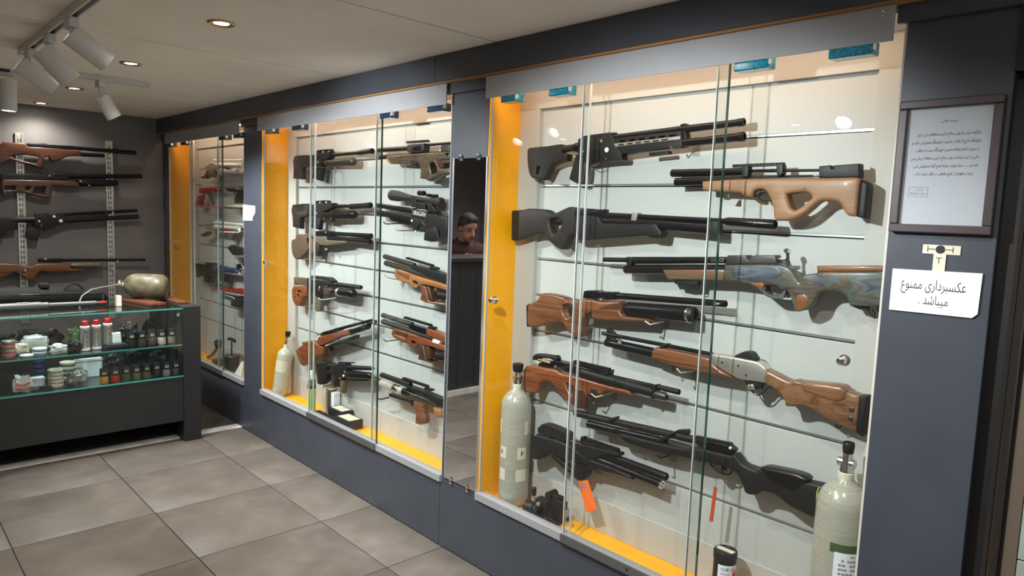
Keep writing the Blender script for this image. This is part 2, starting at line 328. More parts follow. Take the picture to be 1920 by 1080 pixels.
# ------------------------------------------------------------------ downlights and track spots
def downlight(x, y, lab):
    t = empty('downlight', (x, y, H), lab, 'ceiling light', 'round recessed downlights')
    R = .052
    MB().lathe((x, y, H+.001), (x, y, H-.02), [(0, R), (.004, R), (.008, R-.005), (.007, R-.013), (.003, R-.020), (.0012, R-.030)], 28, caps=False).obj('trim_ring', M['brass'], t)
    MB().lathe((x, y, H-.0015), (x, y, H-.02), [(0, R-.024), (.0008, R-.024)], 24).obj('lens', M['lampon'], t)
    l = bpy.data.lights.new('downlight_lamp', 'SPOT'); l.energy = P_DOWN*math.pi*(.5 if y > 5.5 else 1); l.spot_size = math.radians(150); l.spot_blend = .75; l.shadow_soft_size = .025; l.color = DOWN_COL
    o = bpy.data.objects.new('downlight_lamp', l); o.location = (0, 0, -.012); link(o, t)
dl = ['recessed downlight in the ceiling nearest the doorway', 'recessed downlight in the ceiling above the largest cabinet front',
      'recessed downlight nearest the top of the picture, right of the long track', 'recessed downlight between the long track and the navy cornice',
      'recessed downlight half hidden behind the middle track spotlight', 'recessed downlight glowing close against the back wall',
      'recessed downlight in the left row behind the viewer', 'recessed downlight in the left row beside the viewer', 'recessed downlight in the left row before the counter', 'recessed downlight in the left row above the reception desk']
for (x, y), l_ in zip(DOWN, dl): downlight(x, y, l_)
def track(name, a, b, lab):
    a, b = Vector(a), Vector(b); t = empty(name, (a+b)/2, lab, 'lighting track')
    d = (b-a).normalized(); s = Vector((-d.y, d.x, 0))*.017
    m = MB()
    for q0, q1 in ((-1, -.55), (.55, 1)):
        vs = []
        for e in (a, b):
            for sx, z in ((q0, H-.030), (q1, H-.030), (q1, H-.001), (q0, H-.001)): vs.append((e.x+s.x*sx, e.y+s.y*sx, z))
        m.add(vs, [(0, 1, 2, 3), (7, 6, 5, 4), (0, 4, 5, 1), (1, 5, 6, 2), (2, 6, 7, 3), (3, 7, 4, 0)])
    m.obj('channel', M['lampwhite'], t, 0)
    MB().box((min(a.x, b.x)-abs(s.x)*.5, min(a.y, b.y)-abs(s.y)*.5, H-.012), (max(a.x, b.x)+abs(s.x)*.5, max(a.y, b.y)+abs(s.y)*.5, H-.002)).obj('conductor', M['black'], t, 0)
    for e, sg in ((a, -1), (b, 1)):
        c_ = e+d*sg*.008; MB().box((c_.x-.018, c_.y-.018, H-.031), (c_.x+.018, c_.y+.018, H-.001)).obj('end_cap', M['lampwhite'], t, 0, .002)
track('lighting_track', (-1.35, .3, H), (-1.35, 3.82, H), 'long white ceiling track carrying the row of spotlights')
track('lighting_track', (-1.10, 4.29, H), (-.69, 4.29, H), 'short white ceiling track carrying one spotlight')
track('lighting_track', (-1.75, 4.55, H), (-1.30, 4.60, H), 'white ceiling track at the left picture edge')
def spot(mx, my, pr, pf, r, lab, energy, yplane, cone=75):
    base = Vector((mx, my, H-.03)); t = empty('track_spotlight', base, lab, 'spotlight', 'white cylinder track spotlights')
    a, b = (at(*pr, 1, yplane), at(*pf, 1, yplane)) if len(pr) == 2 else (Vector(pr), Vector(pf)); d = (b-a).normalized(); L = (b-a).length
    MB().box((mx-.016, my-.045, H-.066), (mx+.016, my+.045, H-.030)).obj('adapter', M['lampwhite'], t, 0, .003)
    mid = a+d*L*.18
    MB().sweep([(mx, my, H-.066), (mx, my, H-.085), mid], .009).obj('stem', M['lampwhite'], t)
    MB().lathe(a, b, [(0, r*.86), (.001, r), (L-.002, r), (L, r*.97), (L, r*.80), (L-.03, r*.78)], 28, caps=False).obj('housing', M['lampwhite'], t)
    MB().lathe(a, b, [(.006, r*.9), (.010, r*.9)], 24).obj('heat_sink', M['black'], t)
    MB().lathe(a, b, [(L-.03, r*.76), (L-.026, r*.76)], 24).obj('lens', M['spotlens'], t)
    l = bpy.data.lights.new('spot_lamp', 'SPOT'); l.energy = energy*math.pi; l.spot_size = math.radians(cone); l.spot_blend = .6; l.shadow_soft_size = .03; l.color = (.93, .97, 1)
    o = bpy.data.objects.new('spot_lamp', l); o.location = b-d*.01-base; o.rotation_euler = d.to_track_quat('-Z', 'Y').to_euler(); link(o, t)
spot(-1.35, 2.84, (130, 63), (203, 118), .041, 'track spotlight nearest the viewer on the long track, largest of the three', P_TRACK*1.3, 2.84, 95)
spot(-1.35, 3.22, (78, 92), (133, 152), .043, 'middle track spotlight on the long track', P_TRACK*.45, 3.22)
spot(-1.35, 3.64, (33, 120), (102, 166), .040, 'track spotlight at the far end of the long track', P_TRACK*.5, 3.64, 80)
spot(-1.35, 1.08, (-1.42, 1.08, 2.165), (-1.30, 1.09, 2.05), .041, 'track spotlight above the picture over the largest cabinet', P_TRACK*1.72, 0, 109)
spot(-.92, 4.29, (190, 182), (215, 221), .040, 'lone track spotlight on the short track with a dark open back', P_TRACK*1.5, 4.29, 105)
spot(-1.50, 4.57, (16, 150), (16, 208), .040, 'track spotlight pointing straight down at the left picture edge', P_TRACK*.6, 4.57)
# ------------------------------------------------------------------ wall mirror on the pillar
mr_ = empty('wall_mirror', (-.004, 2.125, .34), 'tall narrow mirror clipped to the navy pillar', 'mirror')
MB().box((-.007, 2.014, .345), (-.002, 2.238, 1.815)).obj('mirror_plate', M['mirror'], mr_, 0)
for yy in (2.0115, 2.2385): MB().box((-.0085, yy-.0025, .342), (-.001, yy+.0025, 1.818)).obj('bevelled_edge', M['alu'], mr_, 0)
for yy in (2.07, 2.19):
    for z, s in ((1.817, 1), (.343, -1)):
        m = MB().lathe((-.001, yy, z+s*.008), (-.016, yy, z+s*.008), [(0, .009), (.010, .009), (.012, .006)], 14); m.box((-.013, yy-.006, min(z, z-s*.012)), (-.008, yy+.006, max(z, z-s*.012)+.004)); m.obj('mirror_clip', M['chrome'], mr_)
# ------------------------------------------------------------------ outline tools: side views traced on the plane the thing hangs in
def catmull(pts, ang=52, sub=3):
    n = len(pts); out = []
    def corner(i):
        a = Vector(pts[i])-Vector(pts[i-1]); b = Vector(pts[(i+1) % n])-Vector(pts[i])
        return a.length < 1e-7 or b.length < 1e-7 or a.angle(b) > math.radians(ang)
    cs = [corner(i) for i in range(n)]
    for i in range(n):
        p1, p2 = Vector(pts[i]), Vector(pts[(i+1) % n])
        p0 = Vector(pts[i-1]) if not cs[i] else p1-(p2-p1)
        p3 = Vector(pts[(i+2) % n]) if not cs[(i+1) % n] else p2+(p2-p1)
        L = (p2-p1).length
        m1 = (p2-p0)*.5; m2 = (p3-p1)*.5
        if m1.length > L: m1 = m1*(L/m1.length)
        if m2.length > L: m2 = m2*(L/m2.length)
        for k in range(sub):
            t = k/sub; h1 = 2*t**3-3*t**2+1; h2 = t**3-2*t**2+t; h3 = -2*t**3+3*t**2; h4 = t**3-t**2
            out.append(p1*h1+m1*h2+p2*h3+m2*h4)
            if cs[i] and cs[(i+1) % n]: break
    return out
def area(p): return sum(p[i-1][0]*p[i][1]-p[i][0]*p[i-1][1] for i in range(len(p)))/2
def inset(p, d):                                  # p counter-clockwise; move inwards by d (negative: outwards)
    n = len(p); out = []
    for i in range(n):
        a = (p[i]-p[i-1]); b = (p[(i+1) % n]-p[i])
        if a.length < 1e-9: a = b
        if b.length < 1e-9: b = a
        a = a.normalized(); b = b.normalized()
        na, nb = Vector((-a.y, a.x)), Vector((-b.y, b.x)); m = na+nb
        m = na if m.length < 1e-4 else m.normalized()
        k = max(.45, m.dot(na)); out.append(p[i]+m*(d/k))
    return out
def even_odd(p, V, E):
    r = False
    for i, j in E:
        a, b = V[i], V[j]
        if (a.y > p.y) != (b.y > p.y) and p.x < (b.x-a.x)*(p.y-a.y)/(b.y-a.y)+a.x: r = not r
    return r
class Plane:
    def __init__(s, axis, val, lo=None, hi=None): s.axis, s.val, s.lo, s.hi = axis, val, lo, hi
    def uv(s, px, py):
        q = at(px, py, s.axis, s.val); u = q.y if s.axis == 0 else q.x
        if s.lo is not None: u = max(u, s.lo)
        if s.hi is not None: u = min(u, s.hi)
        return Vector((u, q.z))
    def w(s, u, v, d): return Vector((s.val-d, u, v)) if s.axis == 0 else Vector((u, s.val-d, v))
def extrude(mb, pl, outer, holes, t, b, d=0, seg=3):
    loops = [outer]+holes
    loops = [(l if (area(l) > 0) == (i == 0) else l[::-1]) for i, l in enumerate(loops)]
    h = t/2
    lev = []
    for k in range(seg+1):
        q = math.pi/2*k/seg; lev.append((b*(1-math.cos(q)), h-b+b*math.sin(q)))
    lev = [(i_, -z) for i_, z in lev[::-1]]+lev
    vs = []; fs = []; idx = []
    for l in loops:
        n = len(l); base = len(vs); idx.append((base, n))
        for (i_, z) in lev:
            q = inset(l, i_) if i_ > 1e-9 else l
            vs += [pl.w(p.x, p.y, d+z) for p in q]
        for k in range(len(lev)-1):
            for j in range(n):
                j2 = (j+1) % n; fs.append((base+k*n+j, base+k*n+j2, base+(k+1)*n+j2, base+(k+1)*n+j))
    for k, z in ((0, lev[0]), (len(lev)-1, lev[-1])):
        V2 = []; E2 = []; mp = []
        for l, (base, n) in zip(loops, idx):
            s0 = len(V2); V2 += list(inset(l, z[0])); E2 += [(s0+j, s0+(j+1) % n) for j in range(n)]; mp += [base+k*n+j for j in range(n)]
        nv, ne, nf, ov, oe, of = geometry.delaunay_2d_cdt(V2, E2, [], 0, 1e-6)
        im = {}
        for i, o_ in enumerate(ov):
            if o_: im[i] = mp[o_[0]]
            else: vs.append(pl.w(nv[i].x, nv[i].y, d+z[1])); im[i] = len(vs)-1
        for f in nf:
            if even_odd(sum((nv[i] for i in f), Vector((0, 0)))/len(f), V2, E2): fs.append(tuple(im[i] for i in f))
    mb.add(vs, fs); return mb
def PT(s): return [tuple(float(x) for x in q.split(',')) for q in s.split()]
def gun(name, label, cat, group, plane, crop, spec, base_d=0):
    ox, oy, sc = crop; T = lambda p: (ox+p[0]/sc, oy+p[1]/sc)
    uv = lambda p: plane.uv(*T(p))
    lines = [l.strip() for l in spec.strip().splitlines() if l.strip()]
    allp = [uv(p) for l in lines for p in PT(l.split('|')[1])if True]
    cu = sum(p.x for p in allp)/len(allp); cv = min(p.y for p in allp)
    root = empty(name, plane.w(cu, cv, 0), label, cat, group)
    for l in lines:
        seg = [x.strip() for x in l.split('|')]; hd = seg[0].split(); kind, pn, mn = hd[:3]; arg = [float(x) for x in hd[3:]]
        mb = MB(); m = M[mn]
        if kind in 'PS':                                   # extruded outline: thickness, bevel (mm), offset towards the viewer (mm)
            t = arg[0]/1000; b = arg[1]/1000; d = (arg[2] if len(arg) > 2 else 0)/1000
            f = (lambda q: catmull(q)) if kind == 'P' else (lambda q: [Vector(x) for x in q])
            outer = f([uv(p) for p in PT(seg[1])])
            holes = [f([uv(p) for p in PT(h)]) for h in (seg[2].split(';') if len(seg) > 2 else []) if h.strip()]
            extrude(mb, plane, outer, holes, t, b, d+base_d); mb.obj(pn, m, root, 45)
        elif kind == 'T':                                  # straight tube through stations x,y,width; flags: offset mm, rounded start, rounded end
            d = (arg[0] if arg else 0)/1000+base_d; ra = len(arg) > 1 and arg[1]; rz = len(arg) > 2 and arg[2]
            st = PT(seg[1]); U = [uv(p) for p in st]
            ax = (U[-1]-U[0]); L = ax.length; ax = ax/L; c_ = max(.5, abs(ax.x))
            pr = []
            for p, q in zip(st, U):
                hw = (uv((p[0], p[1]-p[2]/2))-uv((p[0], p[1]+p[2]/2))).length/2*c_
                pr.append(((q-U[0]).dot(ax), hw))
            if ra:
                r = pr[0][1]; pr = [(r*(1-math.cos(a)), r*math.sin(a)) for a in (0.08, .4, .8, 1.2)]+[(r, r)]+[x for x in pr if x[0] > r]
            if rz:
                r = pr[-1][1]; pr = [x for x in pr if x[0] < L-r]+[(L-r, r)]+[(L-r*(1-math.cos(a)), r*math.sin(a)) for a in (1.2, .8, .4, .08)]
            else:
                s0, r = pr[-1]; pr = pr[:-1]+[(s0-.0015, r), (s0, r-.0015)]+([(s0, r*.62), (s0-.006, r*.58)] if r > .006 else [])
            mb.lathe(plane.w(*U[0], d), plane.w(*U[-1], d), pr, 20); mb.obj(pn, m, root, 40)
        elif kind == 'R':                                  # toothed sight rail: thickness mm | two top corners | height px, teeth
            a, b = [uv(p) for p in PT(seg[1])]; hp, n = seg[2].split(); n = int(n)
            p0 = PT(seg[1])[0]; hgt = (uv(p0)-uv((p0[0], p0[1]+float(hp)))).length
            ax = (b-a); L = ax.length; ax = ax/L; up = Vector((-ax.y, ax.x)); up = up if up.y > 0 else -up
            out = [a-up*hgt]
            for k in range(n):
                s0, s1, s2 = L*k/n, L*(k+.55)/n, L*(k+1)/n
                out += [a+ax*s0, a+ax*s1, a+ax*s1-up*hgt*.45]+([a+ax*s2-up*hgt*.45] if k < n-1 else [])
            out += [b-up*hgt]
            extrude(mb, plane, out, [], arg[0]/1000, .0008, base_d, 1); mb.obj(pn, m, root, 30)
        elif kind == 'W':                                  # bent wire: radius mm, offset mm
            d = (arg[1] if len(arg) > 1 else 0)/1000+base_d; q = [uv(p) for p in PT(seg[1])]
            fine = []
            for i in range(len(q)-1):
                p0 = q[max(i-1, 0)]; p1 = q[i]; p2 = q[i+1]; p3 = q[min(i+2, len(q)-1)]
                for k in range(4):
                    t = k/4; fine.append(.5*((2*p1)+(p2-p0)*t+(2*p0-5*p1+4*p2-p3)*t*t+(3*p1-p0-3*p2+p3)*t**3))
            fine.append(q[-1]); mb.sweep([plane.w(*p, d) for p in fine], arg[0]/1000, 8); mb.obj(pn, m, root)
        elif kind == 'D':                                  # round button facing the viewer: offset mm, depth mm | x,y,r
            x, y, r = PT(seg[1])[0]; c0 = uv((x, y)); r = (uv((x, y-r))-uv((x, y+r))).length/2
            d = arg[0]/1000+base_d; dp = arg[1]/1000
            mb.lathe(plane.w(*c0, d), plane.w(*c0, d+dp), [(0, r), (dp*.7, r), (dp, r*.8)], 16); mb.obj(pn, m, root)
    return root
CR = Plane(0, .135, CABS[0][0]+.012, CABS[0][1]-.012); CM = Plane(0, .135, CABS[1][0]+.012, CABS[1][1]-.012); CL = Plane(0, .135, CABS[2][0]+.012, CABS[2][1]-.012)
GR, GM, GL, GB = 'rifles in the largest cabinet', 'rifles in the middle cabinet', 'air pistols in the farthest cabinet', 'rifles on the back wall rails'
gun('air_rifle', 'black tactical rifle with slotted handguard and telescoping stock, topmost in the largest cabinet', 'air rifle', GR, CR, (0, 0, 1), '''
P buttstock polybrown 38 5 | 994,284 997,278 1028,275 1055,271 1057,286 1069,290 1067,302 1052,306 1038,313 1035,319 1025,338 1012,336 1000,331 995,311 | 1012,312 1018,313 1014,328 1010,326
T buffer_tube polybrown 0 | 1052,280,13 1092,275,13.5
T collar steel 0 | 1079,277,17 1082,276.6,19 1090,276,19 1093,275.5,17
S receiver matte 40 2 | 1090,262 1100,256 1112,254 1150,249 1156,262 1158,272 1170,288 1172,300 1146,302 1130,304 1106,308 1090,300
P grip polybrown 32 6 | 1084,290 1103,296 1102,318 1098,346 1083,343 1071,336
T barrel_shroud steel 4 | 1150,258.5,11.5 1284,242,14 1384,230.5,14 1385,230.4,15.5 1397,229,15.5
T air_cylinder steel 4 | 1282,268.5,15 1384,257.5,17.5 1385,257.4,19 1397,256,19
S handguard matte 36 1.5 | 1150,261 1282,247 1284,275 1222,283 1172,290 1158,286 | 1166,265 1178,263.6 1178,267 1166,268.4 ; 1184,263 1196,261.6 1196,265 1184,266.4 ; 1203,261 1215,259.6 1215,263 1203,264.4 ; 1222,258.8 1234,257.4 1234,260.8 1222,262.2 ; 1240,256.6 1252,255.2 1252,258.6 1240,260 ; 1260,254.2 1273,252.7 1273,256.1 1260,257.6
S aluminium_strip beige_alu 39 .5 | 1151,271 1281,256.4 1281,262 1151,277 | 1165,271.5 1176,270.2 1176,273 1165,274.4 ; 1181,269.7 1192,268.4 1192,271.2 1181,272.6 ; 1197,267.9 1208,266.6 1208,269.4 1197,270.8 ; 1213,266.1 1224,264.8 1224,267.6 1213,269 ; 1229,264.3 1241,262.9 1241,265.7 1229,267.2 ; 1246,262.4 1258,261 1258,263.8 1246,265.3
S front_band steel 30 1.5 | 1280,234 1288,232 1291,258 1288,275 1281,277
S lower_rail matte 24 1 | 1220,287 1256,283 1257,289 1221,293
R top_rail matte 22 | 1112,254 1158,248 | 3.5 7
W trigger_guard steel 1.6 | 1104,300 1108,312 1122,313 1130,304
S magazine gun_grey 22 1 | 1107,292 1120,290 1121,304 1108,306
D gauge white 19 4 | 1144,282,4.6
D port_screw copper 19 3 | 1133,266,3.2
D latch chrome 20 4 | 1100,285,2.2
D button chrome 19 2 | 1142,299,1.6
''')
gun('bullpup_rifle', 'bullpup rifle in pale blond wood with a thumbhole grip, top right of the largest cabinet', 'air rifle', GR, CR, (1250, 290, 4.8), '''
P stock blond 46 10 | 345,242 700,224 1200,217 1560,210 1735,206 1768,232 1755,330 1733,558 1655,550 1612,500 1572,432 1490,416 1400,424 1310,500 1230,560 1130,594 1010,595 990,565 984,480 955,390 925,340 895,318 850,318 812,332 800,386 760,385 705,362 688,345 520,335 410,330 350,320 | 1108,360 1180,346 1280,341 1322,368 1328,396 1240,470 1180,505 1150,490 1122,425
P butt_pad poly 44 7 | 1772,228 1832,258 1841,300 1812,580 1738,562 1760,330
T shroud steel 2 | 52,168,66 60,168,72 690,152,66
T barrel steel 0 | 690,146,26 1400,140,26
T air_cylinder steel 0 | 84,246,74 1200,218,62 1390,208,52
R scope_rail matte 20 | 605,90 1070,70 | 26 17
S scope_mount matte 26 1.5 | 690,112 755,108 748,190 735,205 700,200 690,180
S scope_mount matte 26 1.5 | 1003,92 1060,88 1062,170 1040,190 1010,186 1004,160
S rear_receiver poly 38 3 | 1394,108 1490,98 1503,112 1504,132 1524,132 1527,100 1752,84 1756,206 1470,212 1394,206
T bolt_pin chrome 10 | 1340,192,22 1440,184,22
P trigger_frame poly 26 2 | 812,335 850,322 900,324 925,350 905,345 860,345 838,372 820,372
W trigger_guard steel 1.7 | 815,350 835,392 880,414 930,412 958,396
W trigger chrome 1.5 | 905,335 888,352 884,388
D stock_screw gun_grey 21 3 | 1265,310,12
S swivel_plate chrome 10 1 | 545,362 570,350 570,408 520,408
''')
gun('air_rifle', 'all black synthetic thumbhole rifle with a long silencer, second from top at the yellow side', 'air rifle', GR, CR, (960, 370, 6), '''
P stock polybrown 44 9 | 30,152 170,140 220,128 420,142 490,186 560,160 672,110 740,116 740,440 690,420 655,500 632,560 608,588 560,578 470,510 430,470 408,412 310,412 150,466 50,490 25,470 | 456,262 500,242 570,247 594,290 560,370 510,410 480,390 460,320
P forend poly 46 6 | 740,200 1000,215 1030,262 1050,290 1420,300 1660,300 1695,360 1722,392 1710,450 1580,441 1530,430 1100,465 880,480 780,474 735,440
S receiver steel 40 3 | 690,112 840,124 932,130 934,152 960,140 1060,135 1052,205 1030,262 740,250 650,190
W grip_ridge poly 3 20 | 520,470 560,420 610,380 640,330
W grip_ridge poly 3 20 | 545,500 590,450 630,420 655,380
W grip_ridge poly 3 20 | 560,535 610,500 640,470 655,440
S magazine slot 44 1 | 905,150 935,152 935,185 905,183
T barrel steel 2 | 1040,200,66 1700,225,62 2392,268,62
T silencer steel 2 | 2385,268,64 2440,268,96 2960,306,112 2972,307,104
T air_cylinder steel 2 | 1040,262,100 1700,315,115 2230,352,128
S barrel_block matte 36 2 | 2222,268 2345,272 2343,424 2220,416
S barrel_band beige_alu 34 2 | 1380,170 1438,175 1424,276 1366,270
W trigger_guard steel 2 | 640,330 690,400 740,440
S serrations poly 30 2 | 1560,436 1700,452 1690,462 1570,450
D badge chrome 17 1 | 2750,292,16
''')
gun('air_rifle', 'rifle with blue, green and orange laminate stock and silver bolt handle', 'air rifle', GR, CR, (1120, 450, 6), '''
P forend lam_stripes 44 6 | 768,332 1475,330 1480,458 1200,450 830,442
P stock laminate 46 9 | 1465,272 2080,274 2200,312 2268,415 2302,462 2350,392 2490,372 2510,352 3260,350 3262,745 2870,740 2832,642 2780,592 2690,572 2570,577 2500,640 2460,730 2390,780 2300,795 2250,790 2222,690 2182,600 2160,562 2130,640 1970,640 1890,600 1820,540 1740,492 1450,456 | 1915,515 2030,512 2085,560 2120,580 2105,622 2000,618 1935,585
P side_panel lam_blue 50 5 | 1590,292 2040,284 2118,360 2080,420 1940,440 1640,436 1552,372
P grip_cap lam_orange 50 5 | 2292,612 2370,600 2420,650 2400,740 2340,790 2280,785 2256,700
P underside lam_orange 48 3 | 1740,476 1890,480 1915,500 1890,570 1830,530
P cheek_rest cheekwood 40 6 | 2496,288 3255,286 3258,352 2500,356
S receiver gun_grey 42 3 | 1500,172 1708,170 1716,205 1732,228 1755,190 1800,171 2030,170 2060,266 1470,272
T barrel steel 0 | 74,220,52 345,226,54
T barrel_shroud steel 0 | 340,229,80 1490,226,76
S brand_plate chrome 30 .5 | 1300,208 1450,204 1450,250 1305,250
T air_cylinder steel 0 | 312,330,80 322,329,98 395,329,102 400,330,110 1470,332,112
S front_sight_band matte 26 2 | 365,192 415,190 408,262 385,300 350,295 352,255
S lower_rail matte 22 1 | 876,450 1150,462 1140,505 990,512 890,490
W sling_loop steel 1.6 | 1090,500 1095,540 1135,540 1140,490
T bolt_shaft chrome 0 | 2040,222,44 2130,216,40
W bolt_arm gun_grey 5 10 | 2165,290 2160,225 2158,140
D bolt_knob chrome 2 22 | 2160,122,30
W trigger_guard chrome 1.8 | 1985,600 2020,645 2100,650 2140,620
W trigger steel 1.8 | 2100,560 2092,590 2104,615
S butt_hardware gun_grey 20 2 | 3062,465 3095,460 3090,640 3060,632
S butt_pad poly 42 4 | 3150,340 3262,340 3262,820 3170,800
S stock_rail matte 18 1 | 2870,720 3060,730 3050,790 2960,780 2880,745
W rear_sling_loop steel 1.6 | 3050,790 3100,860 3122,880 3120,830 3090,780
''')
gun('air_rifle', 'walnut thumbhole rifle with a fat black air bottle under the barrel', 'air rifle', GR, CR, (980, 530, 4.8), '''
P stock walnut 46 10 | 78,192 160,152 190,102 240,93 350,112 410,132 430,156 500,166 560,145 680,150 720,165 900,166 906,260 942,296 1160,322 1192,346 1180,357 800,337 660,322 585,312 572,345 560,440 545,486 486,480 430,430 400,372 370,351 330,351 150,396 76,396 68,300 | 384,204 450,192 482,215 470,300 422,314 392,270
P butt_pad poly 44 4 | 62,205 82,188 74,300 82,395 66,392
P trigger_well slot 48 2 | 585,270 650,256 656,296 604,306
S receiver steel 38 3 | 576,76 600,68 700,68 722,82 735,78 850,84 850,150 720,152 700,152 692,186 672,190 662,142 566,140
T barrel_shroud steel 0 | 845,116,58 1700,182,62 1832,192,64
T air_bottle steel 3 1 0 | 915,232,132 1500,283,150
T bottle_ring chrome 3 | 1498,283,152 1520,285,158
T bottle_cap matte 3 | 1520,285,146 1555,288,140
P chequered_panel darkwood 49 1.5 | 715,228 830,186 897,180 897,236 715,237
S muzzle_text nickel 20 .5 13 | 1765,178 1800,180 1798,196 1763,194
D bolt_knob nickel 20 8 | 740,150,14
W bolt_arm steel 3 18 | 740,150 690,150 675,180
W trigger nickel 1.6 22 | 600,258 606,280 612,292
W trigger_guard nickel 2 | 575,305 640,318 705,338
D gauge_screw brass 3 5 | 932,186,10
''')
gun('air_rifle', 'walnut rifle with a bright nickel receiver and raised cheek piece', 'air rifle', GR, CR, (1120, 600, 6), '''
T barrel steel 2 | 62,148,42 700,268,44 1310,388,46
P front_sight matte 14 2 | 116,86 132,80 152,98 212,160 200,218 108,206
T air_cylinder steel 0 | 98,250,78 106,250,92 190,268,94 192,268,104 680,382,120
S barrel_band matte 34 2 | 735,266 800,266 798,290 766,296 766,350 720,345
P forend walnut 46 10 | 690,302 1290,420 1350,500 1560,642 1290,604 1100,562 850,502 640,424 646,352
P receiver nickel 42 6 | 1298,374 1500,400 1800,456 1870,482 1936,546 1922,702 1720,672 1590,642 1350,502 1300,482
P rear_sight matte 26 2 | 1524,466 1562,402 1642,362 1700,346 1762,362 1812,430 1806,456 1740,470 1700,468 1640,474 1600,446 1545,432
P buttstock figured 48 10 | 1930,548 2020,592 2190,676 2250,664 2320,680 2780,726 2850,790 2990,840 2950,1246 2700,1150 2430,982 2320,952 2220,966 2146,956 2130,880 2060,790 1960,732 1912,700
P cheek_piece cheekwood 58 10 | 2336,684 2780,732 2848,790 2812,890 2720,908 2500,842 2372,790 2322,720
P butt_pad poly 46 6 | 2985,840 3062,848 3010,1300 2936,1250
P trigger_box matte 26 3 | 1700,672 1900,704 1830,770 1740,760
T cocking_knob chrome 22 1 1 | 1722,738,56 1812,742,64
W trigger_guard steel 2.2 | 1650,655 1720,770 1780,840 1850,830 1920,760 1985,760
W trigger steel 2 | 1850,720 1862,760 1850,790
D receiver_screw gun_grey 19 3 | 1440,472,14
D receiver_screw gun_grey 19 3 | 1622,508,14
D receiver_screw gun_grey 19 3 | 1710,612,14
D forend_screw gun_grey 21 3 | 1306,452,16
D stock_screw gun_grey 22 4 | 2898,994,30
D stock_screw gun_grey 22 4 | 2886,1094,30
W sling_loop steel 1.6 | 850,500 848,560 868,566 880,510
W rear_sling_loop steel 1.6 | 2690,1150 2690,1205 2740,1200 2770,1160
D emblem nickel 14 2 | 276,256,26
''')
gun('bullpup_rifle', 'reddish walnut bullpup with carved dark grip and bulky black action', 'air rifle', GR, CR, (980, 650, 6), '''
P stock redwalnut 46 10 | 75,212 200,216 400,252 470,292 620,322 1000,432 1220,482 1266,540 1200,536 980,496 900,532 840,540 640,560 600,655 500,572 420,472 370,412 300,377 240,402 215,470 190,516 78,512 58,400 60,262 | 512,392 600,436 606,530 560,512
P butt_pad poly 44 5 | 52,262 78,212 66,300 64,400 82,512 62,498 50,400
P carved_grip darkwood 50 9 | 622,440 740,468 782,560 752,640 740,692 622,682 598,600
P trigger_well slot 48 2 | 800,460 880,480 885,530 800,520
P cheek_rest matte 36 6 | 140,102 180,76 330,94 392,100 412,136 400,158 370,150 330,130 200,130 190,146 138,146
T bolt_handle brass 22 1 1 | 212,138,32 358,176,32
S action steel 38 4 | 205,182 240,170 400,150 540,182 720,228 960,290 932,392 700,332 600,302 440,242 210,212
R scope_rail matte 24 | 590,152 990,246 | 40 15
S mount matte 40 2 | 625,250 700,235 690,330 620,305
S mount matte 40 2 | 920,300 1000,260 985,330 940,395 915,385
T air_cylinder matte 3 | 690,290,130 1000,378,130 1490,515,118
T barrel steel 0 | 960,330,54 1500,452,50
T moderator matte 0 | 1515,452,56 1600,472,64 1765,512,66
S front_band matte 36 2 | 1476,428 1522,424 1524,470 1506,580 1474,572
T cylinder_cap gun_grey 3 | 1500,530,100 1610,562,88 1630,568,70
D action_knob nickel 19 6 | 408,220,14
D mount_screw gun_grey 20 3 | 634,294,14
W trigger steel 2 | 850,480 845,505 852,525
''')
gun('bullpup_rifle', 'matt black synthetic bullpup with long toothed rail, lower left with the orange tag', 'air rifle', GR, CR, (980, 770, 6), '''
P stock poly 44 8 | 128,290 160,256 300,290 480,345 620,420 752,520 1000,612 1252,722 1268,762 1100,712 870,652 780,622 640,572 480,540 370,482 290,492 240,532 152,542 128,480
P lower_strut poly 30 5 | 330,500 384,492 500,590 602,690 590,732 480,642
P grip matte 34 8 | 640,540 772,552 762,690 722,764 650,780 580,722 600,640
W butt_line white 1.4 19 | 190,252 150,290 136,400 158,548
P cheek_block poly 38 5 | 196,190 275,136 490,216 545,252 560,332 480,332 300,272 200,240
S cheek_clamp matte 42 2 | 315,205 360,220 352,310 308,296
T barrel_shroud steel 2 | 560,350,80 1610,742,92 1628,748,84
T air_cylinder steel 2 | 560,430,90 1560,828,92
T end_ring chrome 2 | 1556,826,96 1576,834,96
S receiver matte 40 3 | 560,330 680,370 820,400 1110,472 1115,505 960,480 790,560 600,470
R scope_rail matte 22 | 672,288 1092,432 | 48 16
P rail_front matte 22 3 | 660,340 672,290 710,285 705,345
P trigger_well slot 40 2 | 780,580 860,620 840,660 770,640
W trigger_guard steel 1.8 | 765,610 790,660 850,690 885,700
W trigger steel 1.8 | 800,600 805,640 820,650
D grip_ring steel 18 3 | 770,520,20
S bipod_lug matte 20 2 | 1230,730 1262,745 1262,768 1220,760
''')
